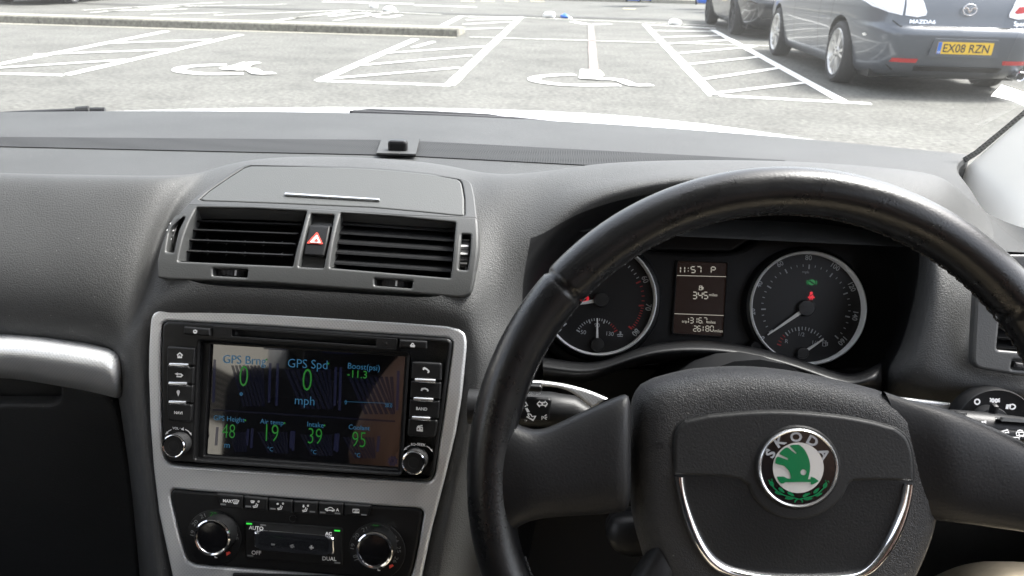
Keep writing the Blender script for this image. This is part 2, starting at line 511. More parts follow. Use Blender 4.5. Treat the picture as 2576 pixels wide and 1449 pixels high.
mGRNL = emi('warning_green', (.02, .55, .12), .045)
mLCD = emi('lcd_panel', (.10, .045, .03), .016, .25)
mLCDT = emi('lcd_text', (.85, .80, .68), .075)
mGAUGE = pm('gauge_face', (.005, .0052, .006), .45)
mGHUB = pm('needle_hub', (.022, .022, .022), .4)
mNEED = pm('needle_white', (.75, .75, .74), .4)
mEMW = pm('emblem_silver', (.62, .63, .62), .28, .35)
mEMG = pm('emblem_green', (.0, .13, .045), .25)
mEML = pm('emblem_letters', (.42, .46, .50), .25, .4)
mPILL = pm('pillar_fabric', (.80, .775, .71), .85, bump=.3, bscale=900)
mHEAD = pm('headlining', (.30, .30, .29), .9, noise=.1)
mFRIT = weave('black_frit', (.34, .34, .33), .5, 0, 110, .3, .8)
mREFL = glassy('reflection_tint', (.72, .80, .85), 1.0, .05)
mBODYW = pm('white_car_paint', (.72, .73, .74), .22, coat=.6)
mGLASS = glassy('windscreen_glass', (.94, .955, .95))
t = mGLASS.node_tree; om = t.nodes['Material Output']; src = om.inputs[0].links[0].from_socket
tc = t.nodes.new('ShaderNodeTexCoord'); n = t.nodes.new('ShaderNodeTexNoise'); n.inputs['Scale'].default_value = 5; n.inputs['Detail'].default_value = 6
v = t.nodes.new('ShaderNodeTexVoronoi'); v.inputs['Scale'].default_value = 38
for q in (n, v): t.links.new(tc.outputs['Object'], q.inputs['Vector'])
lt = t.nodes.new('ShaderNodeMath'); lt.operation = 'LESS_THAN'; lt.inputs[1].default_value = .035
t.links.new(v.outputs['Distance'], lt.inputs[0])
mm = t.nodes.new('ShaderNodeMapRange'); mm.inputs['From Min'].default_value = .35; mm.inputs['From Max'].default_value = .7; mm.inputs['To Min'].default_value = .004; mm.inputs['To Max'].default_value = .020
t.links.new(n.outputs['Fac'], mm.inputs['Value'])
ad = t.nodes.new('ShaderNodeMath'); ad.operation = 'MULTIPLY_ADD'; ad.inputs[1].default_value = .12
t.links.new(lt.outputs[0], ad.inputs[0]); t.links.new(mm.outputs[0], ad.inputs[2])
tl = t.nodes.new('ShaderNodeBsdfTranslucent'); tl.inputs[0].default_value = (.8, .8, .76, 1)
mx = t.nodes.new('ShaderNodeMixShader'); t.links.new(ad.outputs[0], mx.inputs[0]); t.links.new(src, mx.inputs[1]); t.links.new(tl.outputs[0], mx.inputs[2])
t.links.new(mx.outputs[0], om.inputs[0])
mDARKF = pm('dark_carpet', (.012, .012, .013), .95, noise=.3, nscale=200)
mSEAT = pm('seat_cloth', (.018, .018, .02), .9, noise=.2, nscale=150)
mTREAD = pm('tread_plate', (.12, .12, .11), .4, .5, noise=.15)
mCHINO = pm('beige_chino', (.44, .38, .28), .9, noise=.08, nscale=90, bump=.4, bscale=700)
mSKIN = pm('skin', (.24, .13, .085), .5, bump=.15, bscale=300)
mSHIRT = pm('dark_shirt', (.02, .022, .03), .9)
mHAIR = pm('brown_hair', (.03, .02, .013), .6)
mPAINT = pm('grey_blue_paint', (.078, .088, .104), .30, .3, coat=.55)
mPAINT2 = pm('black_paint', (.03, .031, .034), .2, .2, coat=.8)
mPAINT3 = pm('dark_green_paint', (.02, .024, .024), .25, .2, coat=.8)
mPAINT4 = pm('silver_paint', (.45, .46, .48), .28, .5, coat=.7)
mTYRE = pm('tyre_rubber', (.02, .02, .021), .8, bump=.4, bscale=120)
mRIM = pm('alloy_wheel', (.55, .54, .52), .3, .7)
mWELL = pm('wheel_well', (.008, .008, .008), .9)
mLAMPC = pm('clear_lamp', (.80, .80, .82), .12, .3)
mLAMPR = pm('red_lens', (.45, .02, .02), .15)
mPLATE = pm('yellow_plate', (.72, .45, .015), .35)
mPLBLUE = pm('plate_blue', (.03, .14, .50), .4)
mPLTXT = pm('plate_black', (.01, .01, .01), .5)
mCARGL = pm('car_glass', (.015, .018, .02), .05)
mBLUE = pm('blue_plastic', (.02, .13, .55), .4)
mPAPER = pm('white_paper', (.8, .8, .78), .7)
mCREAM = pm('cream_paint', (.60, .55, .32), .7)
mBRICK = pm('pale_cladding', (.38, .365, .32), .8, noise=.1)

# ---------------------------------------------------------------- ground and painted markings
GP = PL((0, 0, 0), ex=V((1, 0, 0)), ey=V((0, 1, 0)))
def gp(u, v): q = atZ(u, v, 0); return (q.x, q.y)

mb = MB()
mb.add([(-300, -300, 0), (300, -300, 0), (300, 400, 0), (-300, 400, 0)], [(0, 1, 2, 3)], mASPH)
tag(mb.build('ground'), None, None, kind='structure')
mb = MB()
ye = 18.75
for (z, y0, y1, mat) in ((.004, ye + .55, ye + 8.6, mROAD), (.008, ye, ye + .55, mGUT)):
    mb.add([(-80, y0 + .0, z), (80, y0 + .3, z), (80, y1 + .3, z), (-80, y1, z)], [(0, 1, 2, 3)], mat)
tag(mb.build('road'), None, None, kind='structure')

def line(mb, a, b, wd, mat, z=.006):
    A, B = V(gp(*a)), V(gp(*b)); t = (B - A).normalized(); n = V((-t.y, t.x)) * wd / 2
    N = max(2, int((B - A).length / .5)); vs = []; fs = []
    for i in range(N + 1):
        p = A.lerp(B, i / N); j = n * random.uniform(.92, 1.06)
        vs += [(p.x + j.x, p.y + j.y, z), (p.x - j.x, p.y - j.y, z)]
    for i in range(N): fs.append((2 * i, 2 * i + 1, 2 * i + 3, 2 * i + 2))
    mb.add(vs, fs, mat)
W0 = .12
mb = MB()
for a, b in (((-120, 183), (166, 190)), ((164, 190), (606, 88)), ((-140, 190), (420, 79))): line(mb, a, b, W0, mWHITE)
for a, b in (((-120, 180), (318, 152)), ((85, 139), (455, 125)), ((250, 111), (533, 101))): line(mb, a, b, .088, mWHITE, .010)
tag(mb.build('bay_marking'), 'white hatched strip between bays below the left half of the kerb', 'road marking', kind='structure')
mb = MB()
for a, b in (((800, 204), (1134, 216)), ((804, 204), (1045, 99)), ((1130, 216), (1311, 43)), ((1112, 66), (1161, 41)), ((1161, 42), (1316, 44))): line(mb, a, b, W0, mWHITE)
for a, b in (((838, 199), (1157, 172)), ((908, 166), (1186, 141)), ((970, 135), (1217, 118)), ((1040, 121), (1091, 106)), ((1149, 75), (1265, 71)), ((1165, 62), (1282, 56)), ((1172, 51), (1300, 48))): line(mb, a, b, .088, mWHITE, .010)
tag(mb.build('bay_marking'), 'white hatched strip in the middle, right of the kerb end', 'road marking', kind='structure')
mb = MB()
for a, b in (((1622, 62), (1797, 243)), ((1790, 241), (2191, 262)), ((2118, 255), (1793, 76)), ((1622, 62), (1800, 72))): line(mb, a, b, W0, mWHITE)
for a, b in (((1796, 237), (2020, 210)), ((1756, 203), (1963, 172)), ((1716, 165), (1913, 144)), ((1690, 137), (1900, 118)), ((1668, 112), (1845, 101)), ((1650, 95), (1820, 90)), ((1636, 78), (1800, 80))): line(mb, a, b, .088, mWHITE, .010)
tag(mb.build('bay_marking'), 'white hatched strip beside the dark blue hatchback', 'road marking', kind='structure')
mb = MB()
line(mb, (1182, 95), (1817, 114), .07, mWORN, .014); line(mb, (1817, 114), (2600, 137), .07, mWORN, .014)
line(mb, (1311, 45), (1800, 66), .07, mWORN, .014)
for a, b in (((812, 5), (1040, 11)), ((1044, 14), (1198, 19))): line(mb, a, b, .28, mWHITE, .014)
for a, b in (((540, 40), (870, 27)), ((230, 33), (480, 16)), ((690, 54), (880, 27)), ((330, 20), (720, 12)), ((880, 27), (1110, 38)), ((740, 47), (880, 30)), ((210, 27), (560, 7)), ((380, 38), (560, 33)), ((840, 54), (1000, 30)), ((260, 30), (470, 24))): line(mb, a, b, .10, mWORN, .014)
tag(mb.build('bay_marking'), 'thin worn white lines behind the bays and beyond the kerb', 'road marking', kind='structure')

def symbol(lines, blobs, label, wd=.09):
    mb = MB()
    for i, L in enumerate(lines):
        P = sp([gp(*p) for p in L], 4, False)
        strokes(mb, GP, [P], wd, mWHITE, .010 + .002 * i, px=False)
    for i, B in enumerate(blobs):
        sheet(mb, GP, [[gp(*p) for p in B]], .016 + .002 * i, mWHITE, px=False)
    tag(mb.build('wheelchair_symbol'), label, 'road marking', kind='structure')
symbol([[(612, 187), (520, 188), (465, 183), (450, 177), (470, 170), (520, 166), (570, 165)], [(565, 175), (600, 168), (645, 159)], [(590, 178), (630, 177), (652, 187), (690, 186)]],
       [[(556, 177), (612, 180), (640, 163), (612, 160)]], 'white painted wheelchair symbol in the bay left of the middle hatching', .14)
symbol([[(1444, 189), (1369, 193), (1342, 201), (1369, 209.6), (1440, 216), (1560, 216)], [(1501, 201), (1556, 203), (1593, 216), (1639, 216)]],
       [[(1460, 178), (1508, 179), (1520, 192), (1505, 203), (1456, 200)]], 'white painted wheelchair symbol in the bay right of the middle hatching', .13)
symbol([[(920, 34), (965, 45), (1008, 39)], [(830, 42), (880, 36), (930, 33)]], [], 'small faded wheelchair symbol beyond the kerb end', .13)
symbol([[(1440, 55), (1480, 62), (1535, 61)]], [], 'small faded wheelchair symbol at the far end of the right bay', .16)
mb = MB(); line(mb, (1486, 62), (1494, 182), .12, mRED0, .014)
tag(mb.build('bay_marking'), 'faint worn reddish stripe running up the right bay', 'road marking', kind='structure')

# kerbed island
mb = MB()
a0 = V(gp(-700, 36)); a1 = V(gp(1150, 93)); dn = (a1 - a0).normalized(); pn = V((-dn.y, dn.x))
L = (a1 - a0).length; seg = .9; k = 0; s0 = L
h = .125
while s0 > 0:
    s1 = max(s0 - seg + .012, 0); rows = []
    for s in (s0, s1):
        p = a0 + dn * s
        q = lambda d, z: (p.x + pn.x * d, p.y + pn.y * d, z)
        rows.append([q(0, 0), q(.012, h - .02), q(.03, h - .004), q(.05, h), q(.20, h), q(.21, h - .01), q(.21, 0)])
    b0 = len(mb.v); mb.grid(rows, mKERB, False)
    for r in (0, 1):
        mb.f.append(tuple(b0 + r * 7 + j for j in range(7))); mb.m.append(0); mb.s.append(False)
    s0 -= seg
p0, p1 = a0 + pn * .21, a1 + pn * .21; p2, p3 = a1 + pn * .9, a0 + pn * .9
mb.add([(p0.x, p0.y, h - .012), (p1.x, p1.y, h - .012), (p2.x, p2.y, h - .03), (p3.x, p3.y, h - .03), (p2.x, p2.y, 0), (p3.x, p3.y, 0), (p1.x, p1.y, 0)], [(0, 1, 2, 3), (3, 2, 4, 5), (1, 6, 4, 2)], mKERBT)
tag(mb.build('kerb'), None, None, kind='structure')
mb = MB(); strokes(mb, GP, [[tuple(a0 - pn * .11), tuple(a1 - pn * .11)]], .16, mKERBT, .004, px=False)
tag(mb.build('kerb_channel'), None, None, kind='structure')
# far pavement
mb = MB(); yf = ye + 8.6
mb.add([(-80, yf, 0), (80, yf + .3, 0), (80, yf + .3, .12), (-80, yf, .12), (80, yf + 4, .12), (-80, yf + 4, .12)], [(0, 1, 2, 3), (3, 2, 4, 5)], mKERBT)
tag(mb.build('pavement'), None, None, kind='structure')
mb = MB()
for u in (1160, 1210, 1270, 1335): line(mb, (u, 4), (u + 34, 5), .25, mCREAM, .018)
line(mb, (1568, 23), (1598, 24), .30, mCREAM, .018)
tag(mb.build('road_marking'), 'row of short cream painted dashes across the far road', 'road marking', kind='structure')

# ---------------------------------------------------------------- parked cars
def interp(tab, x):
    for (x0, y0), (x1, y1) in zip(tab, tab[1:]):
        if x <= x1: return y0 + (y1 - y0) * (x - x0) / (x1 - x0) if x > x0 else y0
    return tab[-1][1]
def boolean(o, cutters):
    for c in cutters:
        md = o.modifiers.new('cut', 'BOOLEAN'); md.operation = 'DIFFERENCE'; md.object = c; md.solver = 'EXACT'
    dg = bpy.context.evaluated_depsgraph_get(); dg.update()
    me = bpy.data.meshes.new_from_object(o.evaluated_get(dg))
    o.modifiers.clear(); old = o.data; o.data = me; bpy.data.meshes.remove(old)
    for c in cutters: bpy.data.objects.remove(c)
    me.polygons.foreach_set('use_smooth', [True] * len(me.polygons)); me.set_sharp_from_angle(angle=.6)

def make_wheel(root, loc, side, rim_mat):
    o = MB(); mx = M.Translation(loc) @ M.Rotation(R_(90) * side, 4, 'Y')
    o.lathe(mx, [(.215, -.10), (.29, -.108), (.318, -.085), (.325, -.05), (.325, .05), (.318, .085), (.29, .108), (.258, .106), (.247, .095)], mTYRE, 48)
    t = o.build('tyre', root)
    r = MB(); mx = mx @ M.Diagonal((1.075, 1.075, 1, 1))
    r.lathe(mx, [(.229, .097), (.222, .102), (.212, .09), (.20, .03), (.195, -.09)], rim_mat, 48)
    r.lathe(mx, [(.195, -.02), (.0, -.02)], mWELL, 32)
    for k in range(10):
        a = 2 * math.pi * k / 10 + (.13 if k % 2 else -.13)
        rot = mx @ M.Rotation(a, 4, 'Z')
        vs = [(.03, -.020, .085), (.03, .020, .085), (.125, .013, .088), (.125, -.013, .088), (.216, .017, .088), (.216, -.017, .088),
              (.03, -.024, .05), (.03, .024, .05), (.125, .017, .055), (.125, -.017, .055), (.216, .021, .05), (.216, -.021, .05)]
        fs = [(0, 3, 2, 1), (3, 5, 4, 2), (1, 2, 8, 7), (2, 4, 10, 8), (3, 0, 6, 9), (5, 3, 9, 11)]
        r.add(vs, fs, rim_mat, False, rot)
    r.lathe(mx, [(.06, .075), (.055, .092), (.03, .098), (.0, .098)], rim_mat, 24)
    for k in range(5):
        a = 2 * math.pi * k / 5
        r.lathe(mx @ M.Translation((.043 * math.cos(a), .043 * math.sin(a), .095)), [(.009, 0), (.009, .004), (0, .004)], mBLK, 8)
    r.build('rim', t)

def make_car(name, label, paint, loc, rz=0.0, detail=True, group=None, rim=None):
    root = thing(name, label, 'car', (0, 0, 0), group)
    zs = [.16, .19, .24, .30, .40, .50, .58, .625, .655, .675, .70, .78, .86, .93, .99, 1.03, 1.07, 1.15, 1.25, 1.34, 1.40, 1.43, 1.44]
    YR = [(.16, -2.02), (.19, -2.16), (.24, -2.27), (.30, -2.325), (.40, -2.36), (.58, -2.38), (.625, -2.372), (.655, -2.345), (.675, -2.315), (.70, -2.305), (.86, -2.27), (.99, -2.20), (1.03, -2.15), (1.07, -2.03), (1.15, -1.78), (1.25, -1.47), (1.34, -1.1), (1.40, -.78), (1.43, -.5), (1.44, -.3)]
    YF = [(.16, 2.1), (.24, 2.28), (.40, 2.36), (.6, 2.37), (.70, 2.30), (.78, 2.12), (.86, 1.75), (.93, 1.35), (.99, 1.05), (1.07, .88), (1.25, .50), (1.40, .12), (1.44, -.15)]
    HW = [(.16, .76), (.19, .80), (.24, .83), (.30, .845), (.40, .862), (.55, .885), (.66, .893), (.78, .89), (.90, .876), (.99, .85), (1.03, .83), (1.07, .80), (1.15, .765), (1.25, .715), (1.34, .66), (1.40, .59), (1.43, .48), (1.44, .36)]
    rows = []; N = 96
    for z in zs:
        yr, yf, hw = interp(YR, z), interp(YF, z), interp(HW, z)
        ym, hl = (yr + yf) / 2, (yf - yr) / 2; row = []
        for k in range(N):
            a = 2 * math.pi * k / N
            c, s = math.cos(a), math.sin(a)
            x = hw * math.copysign(abs(c) ** (2 / 9.0), c)
            y = hl * math.copysign(abs(s) ** (2 / 3.1), s)
            # keep the flanks full, round the rear corners in plan
            row.append(V((x, ym + y, z)))
        rows.append(row)
    mb = MB(); mb.grid(rows, paint, True, True)
    mb.f.append(tuple(reversed(range(N)))); mb.m.append(0); mb.s.append(False)
    top = (len(zs) - 1) * N
    mb.f.append(tuple(top + j for j in range(N))); mb.m.append(0); mb.s.append(True)
    body = mb.build('body', root)
    cuts = []
    for y in (-1.33, 1.395):
        for sx in (-1, 1):
            c = MB(); c.lathe(M.Translation((sx * .78, y, .335)) @ M.Rotation(R_(90), 4, 'Y'), [(.372, -.27), (.372, .27)], mWELL, 40, True, True, False)
            cuts.append(c.build('cut'))
    body.data.materials.append(mWELL)
    boolean(body, cuts)
    bmx = BVHTree.FromObject(body, bpy.context.evaluated_depsgraph_get())
    def decal(pts, mat, part, off=.004, parent=None, inner=None):       # thin cover shaped to the rear of the body
        cm = curve_mesh([pts] if isinstance(pts[0][0], float) or isinstance(pts[0][0], int) else pts, .002, 0)
        bm = bmesh.new(); bm.from_mesh(cm); bpy.data.meshes.remove(cm)
        bmesh.ops.subdivide_edges(bm, edges=[e for e in bm.edges if e.calc_length() > .05], cuts=4, use_grid_fill=True)
        bmesh.ops.triangulate(bm, faces=bm.faces)
        bm.verts.index_update()
        vs = []
        for v in bm.verts:
            h_, n_, _, _ = bmx.ray_cast(V((v.co.x, -4, v.co.y)), V((0, 1, 0)))
            if h_ is None: h_ = V((v.co.x, -2.0, v.co.y)); n_ = V((0, -1, 0))
            vs.append(h_ + n_ * (off if v.co.z > 0 else -.002))
        m_ = MB(); m_.add(vs, [[v.index for v in f.verts] for f in bm.faces], mat, False)
        bm.free(); return m_
    # glasshouse panes (above the belt line)
    for sx in (-1, 1):
        for (y0, y1, y2, y3) in ((-1.55, -.62, -.95, -.62), (-.55, .42, -.55, .10)):
            pts = [(y0, 1.07), (y1, 1.07), (y3, 1.32), (y2, 1.32)]; vs = []; g = MB()
            for i in range(7):
                for j in range(5):
                    a = i / 6; b = j / 4
                    y = (pts[0][0] * (1 - a) + pts[1][0] * a) * (1 - b) + (pts[3][0] * (1 - a) + pts[2][0] * a) * b; z = 1.07 + .25 * b
                    h_, n_, _, _ = bmx.ray_cast(V((sx * 2, y, z)), V((-sx, 0, 0)))
                    vs.append(h_ + n_ * .004)
            g.add(vs, [(i * 5 + j, i * 5 + j + 1, i * 5 + j + 6, i * 5 + j + 5) for i in range(6) for j in range(4)], mCARGL, True)
            g.build('side_window', root)
    decal([(-.62, 1.08), (.62, 1.08), (.50, 1.36), (-.50, 1.36)], mCARGL, 'w').build('rear_window', root)
    for sx in (-1, 1):
        for y in (-1.33, 1.395):
            make_wheel(root, (sx * .775, y, .325), sx, rim or mRIM)
    # sill shadow gap + under tray
    u = MB(); u.box((0, 0, .20), (1.45, 4.0, .10), mBLK); u.build('underbody', root)
    # seams along the flanks
    if detail:
        for sx in (-1, 1):
            for y in (-1.02, -.58, .48):
                vs = []; s = MB()
                for j in range(9):
                    z = .30 + j * .085
                    h_, n_, _, _ = bmx.ray_cast(V((sx * 2, y, z)), V((-sx, 0, 0)))
                    if h_ is None: continue
                    vs += [h_ + n_ * .0015 + V((0, .004, 0)), h_ + n_ * .0015 - V((0, .004, 0))]
                s.add(vs, [(2 * i, 2 * i + 1, 2 * i + 3, 2 * i + 2) for i in range(len(vs) // 2 - 1)], mBLK)
                s.build('door_seam', root)
        f = MB()
        for sx in (-1,):
            vs = []
            for k in range(14):
                a = 2 * math.pi * k / 14
                h_, n_, _, _ = bmx.ray_cast(V((sx * 2, -1.95 + .045 * math.cos(a), .56 + .014 * math.sin(a))), V((-sx, 0, 0)))
                vs.append(h_ + n_ * .004)
            f.add(vs, [tuple(range(14))], mALU)
        f.build('reflector_spot', root)
        # shut line of the tailgate and bumper lower insert
        tl = decal([(-.67, .72), (-.61, .672), (.61, .672), (.67, .72), (.675, .71), (.615, .660), (-.615, .660), (-.675, .71)], mBLK, 's', .002)
        tl.build('tailgate_seam', root)
        decal([(-.66, .305), (.66, .305), (.60, .255), (-.60, .255)], mBLK, 'd', .006).build('diffuser', root)
        for sx, a in ((-1, 0), (1, 0)):
            lamp = decal([(sx * .845, 1.00), (sx * .84, .90), (sx * .79, .83), (sx * .70, .785), (sx * .60, .765), (sx * .585, 1.00)][::sx], mLAMPC, 'l', .012).build('tail_light', root)
            decal([(sx * .572, .995), (sx * .575, .765), (sx * .47, .752), (sx * .39, .770), (sx * .385, .80), (sx * .43, .90), (sx * .49, .995)][::sx], mLAMPC, 'l', .012).build('lamp_inner', lamp)
            decal([(sx * .56, .868), (sx * .565, .815), (sx * .45, .80), (sx * .43, .815), (sx * .465, .86)][::sx], mLAMPR, 'l', .016).build('red_lens', lamp) if sx > 0 else decal([(sx * .80, 1.0), (sx * .78, .96), (sx * .66, .94), (sx * .60, .94), (sx * .60, 1.0)][::sx], mLAMPR, 'l', .016).build('red_lens', lamp)  # left red set high: the clear lamp below stands for reflected sky
            decal([(sx * .40, .372), (sx * .63, .372), (sx * .64, .335), (sx * .41, .335)][::sx], mLAMPR, 'r', .006).build('bumper_reflector', root)
        P = PL((0, -2.386, .485), ex=V((1, 0, 0)), ey=V((0, -.05, 1)).normalized())
        q = MB(); panel(q, P, [rp([(-.33, -.085), (.33, -.085), (.30, .085), (-.30, .085)], .02)], -.012, .014, paint, .003, px=False)
        pb = q.build('plate_recess', root)
        q = MB(); panel(q, P, [rp([(-.26, -.0555), (.26, -.0555), (.26, .0555), (-.26, .0555)], .008)], .003, .005, mPLATE, .0, px=False)
        sheet(q, P, [[(-.259, -.054), (-.222, -.054), (-.222, .054), (-.259, .054)]], .009, mPLBLUE, px=False)
        vs, fs, x0, x1, y0, y1 = text_mesh('EX08 RZN', .012)
        kx = .43 / (x1 - x0); ky = .079 / (y1 - y0)
        q.add([P.w(-.205 + (p.x - x0) * kx, -.04 + (p.y - y0) * ky, .0095) for p in vs], fs, mPLTXT)
        vs, fs, x0, x1, y0, y1 = text_mesh('GB', .012); kx = .026 / (x1 - x0)
        q.add([P.w(-.254 + (p.x - x0) * kx, -.046 + (p.y - y0) * kx, .0095) for p in vs], fs, mTICK)
        q.build('number_plate', root)
        P2 = PL((0, -2.30, .83), ex=V((1, 0, 0)), ey=V((0, .12, 1)).normalized())
        q = MB()
        ring = lambda a, b, n=36: [(a * math.cos(2 * math.pi * k / n), b * math.sin(2 * math.pi * k / n)) for k in range(n)]
        panel(q, P2, [ring(.068, .056), ring(.058, .046)], .004, .014, mCHR, .003, px=False)
        panel(q, P2, [[(-.060, .010), (-.040, .030), (-.012, .012), (0, -.012), (.012, .012), (.040, .030), (.060, .010), (.052, .004), (.028, .012), (.010, -.020), (0, -.034), (-.010, -.020), (-.028, .012), (-.052, .004)]], .004, .012, mCHR, .002, px=False)
        q.build('emblem', root)
        def letters(s, x0_, x1_, z, part, hk=1.0):
            vs, fs, a0_, a1_, b0_, b1_ = text_mesh(s, .02)
            k = (x1_ - x0_) / (a1_ - a0_); q = MB(); out = []
            for p in vs:
                X = x0_ + (p.x - a0_) * k; Z = z + p.y * k * hk
                h_, n_, _, _ = bmx.ray_cast(V((X, -4, Z)), V((0, 1, 0)))
                out.append(h_ + n_ * .006)
            q.add(out, fs, mCHR); q.build(part, root)
        letters('MAZDA6', -.53, -.29, .695, 'badge_lettering', .8)
        letters('Sport', .44, .57, .695, 'badge_lettering')
        q = MB()
        q.lathe(M.Translation((.60, -2.33, .235)) @ M.Rotation(R_(90), 4, 'X'), [(.036, -.20), (.036, .03), (.042, .035), (.046, .03), (.046, -.2)], mCHR, 28)
        q.lathe(M.Translation((.60, -2.20, .235)) @ M.Rotation(R_(90), 4, 'X'), [(.036, .0), (.0, .0)], mWELL, 20)
        q.build('exhaust_pipe', root)
        q = MB(); q.box((.35, -1.95, .25), (.62, .3, .16), mBLK, bev=.04); q.build('silencer', root)
    root.location = loc; root.rotation_euler = (0, 0, rz)
    return root

MZ = (3.66, 10.62, 0)
make_car('parked_car', 'dark grey blue hatchback with yellow number plate parked close on the right', mPAINT, MZ, R_(1.0), True)
make_car('parked_car', 'dark car whose rear wheel shows just beyond the grey blue hatchback', mPAINT2, (3.62, 16.9, 0), R_(1.0), False, rim=mTYRE)
make_car('parked_car', 'dark car whose tyres and shadow show at the top left behind the kerb', mPAINT3, (-12.95, 20.3, 0), R_(3.0), False)
make_car('parked_car', 'car at the right edge, mostly hidden by the grey blue hatchback', mPAINT4, (6.6, 11.4, 0), R_(0.6), False)

# litter and far things
def scrap(u, v, s, mat, label, name='paper_scrap'):
    c = atZ(u, v, 0); m = MB(); bm = bmesh.new(); bmesh.ops.create_icosphere(bm, subdivisions=2, radius=1)
    for q in bm.verts: q.co *= random.uniform(.75, 1.1)
    bm.verts.index_update()
    m.add([V((p.co.x * s + c.x, p.co.y * s * .7 + c.y, max(.004, p.co.z * s * .55 + s * .35))) for p in bm.verts], [[q.index for q in f.verts] for f in bm.faces], mat)
    bm.free(); tag(m.build(name), label, 'litter', 'litter scraps in the gutter')
scrap(1697, 64, .16, mPAPER, 'round white scrap lying at the top of the right hatched strip')
scrap(1382, 45, .16, mPAPER, 'flat white scrap in the dark gutter beside a blue one')
scrap(1420, 46, .12, mBLUE, 'small blue scrap in the dark gutter', 'plastic_scrap')
scrap(980, 30, .16, mPAPER, 'white scrap lying on the faded wheelchair symbol beyond the kerb')
scrap(1434, 48, .05, mPAPER, 'tiny white scrap right of the blue scrap')
scrap(940, 20, .12, mPAPER, 'white scrap on the far road above the kerb end')

def crate(u, v, sx, label):
    c = atZ(u, v, .12); c.z = .12
    r = thing('plastic_bin', label, 'bin', c, 'blue bins along the far pavement')
    m = MB(); rows = []
    for z, k in ((.06, .72), (.10, .78), (.95, 1.0), (.97, 1.06), (1.0, 1.06)):
        rows.append([c + V((a * .29 * k * sx, b * .30 * k, z)) for a, b in ((-1, -.8), (-.8, -1), (.8, -1), (1, -.8), (1, .8), (.8, 1), (-.8, 1), (-1, .8))])
    m.grid(rows, mBLUE, False, True); m.build('body', r)
    m = MB(); m.grid([[p + V((0, 0, .005)) for p in rows[-1]], [c + (p - c) * .9 + V((0, 0, .10)) for p in rows[-1]], [c + V((0, 0, 1.06))] * 8], mBLUE, False, True); m.build('lid', r)
    for s in (-1, 1):
        m = MB(); m.lathe(M.Translation(c + V((s * .22 * sx, .22, .1))) @ M.Rotation(R_(90), 4, 'Y'), [(0, -.025), (.10, -.025), (.10, .025), (0, .025)], mTYRE, 16); m.build('wheel', r)
crate(1592, 6, .8, 'blue plastic bin on the far pavement, left of the gap')
crate(1624, 5, .7, 'blue plastic bin on the far pavement, right of another one')
crate(1775, 13, 1.1, 'large blue plastic bin on the far pavement near the parked cars')
crate(1812, 20, .7, 'narrow blue plastic bin nearest the parked cars')
# dark railing behind the bins
rl = thing('railing', 'low dark metal railing along the far pavement behind the blue bins', 'railing', (12, 30.5, .12))
m = MB()
for z in (.25, 1.0): m.tube([(3, 29.7, .12 + z), (16, 29.75, .12 + z)], .025, mBLK, 8)
m.build('rail', rl)
for k in range(14):
    m = MB(); m.tube([(3.5 + k * .9, 29.72, .10), (3.5 + k * .9, 29.72, 1.12)], .02, mBLK, 8); m.build('post', rl)
mBRK2 = pm('unseen_backdrop_brick', (.13, .095, .075), .85, noise=.25, nscale=3)  # for unseen buildings added to darken reflections and the light from behind
for nm, c, sz, lab in (('rear_backdrop', (14, -26, 4.5), (40, 8, 9), 'long brown brick building behind the car, added unseen to darken reflections and cabin'), ('backdrop', (-40, 18, 4), (8, 60, 8), 'brown brick terrace far off on the left, added unseen for dark reflections')):
    rt = thing('building', lab, 'building', (c[0], c[1], 0))  # unseen buildings added to darken reflections and cabin
    m = MB(); m.box(c, sz, mBRK2); m.build('wall', rt)
    m = MB(); m.box((c[0], c[1], sz[2] + .15), (sz[0] + .6, sz[1] + .6, .3), mBLK); m.build('roof', rt)
    along = 0 if sz[0] > sz[1] else 1
    for k in range(8):
        p = list(c); p[along] += (k - 3.5) * sz[along] / 8; p[1 - along] += sz[1 - along] / 2 + .02; p[2] = 2.2
        q = [2.2, 2.2, 1.6]; q[1 - along] = .06
        m = MB(); m.box(p, q, mCARGL); m.build('window', rt)
# building behind and to the left of the car (mirrored in the display)
bl = thing('building', 'pale clad building with ribbed shutter, mirrored in the dashboard display', 'building', (-8, -16, 0))
m = MB(); m.box((-10, -18, 3.6), (4, 24, 7.2), mBRICK); m.build('wall', bl)
m = MB()
for k in range(9): m.box((-7.97, -18, 2.9 + k * .13), (.06, 22, .06), mBLK)
m.build('shutter', bl)

# ---------------------------------------------------------------- own car: shell, bonnet, windscreen, pillar
XC = -0.195
own = thing('car_cabin', 'white car around the viewer: bonnet, windscreen and pale right pillar', 'car', (XC, .9, 0))
# bonnet
ctrl = [(-500, 296), (-200, 291), (0, 285), (150, 281), (270, 274), (600, 267), (900, 265), (1290, 272), (1500, 282), (1700, 299), (1900, 324), (2100, 353), (2330, 404), (2500, 450)]
crest = [atY(u, v, 1.70 - .30 * ((u - 1000) / 1500) ** 2) for u, v in ctrl]
rows = []
for dy, dz in ((-.42, -.075), (-.30, -.03), (-.15, -.004), (0, 0), (.15, -.028), (.35, -.09), (.55, -.18), (.62, -.36)):
    rows.append([p + V((0, dy, dz)) for p in crest])
m = MB(); m.grid(rows, mBODYW, True); m.build('bonnet', own, subsurf=1)
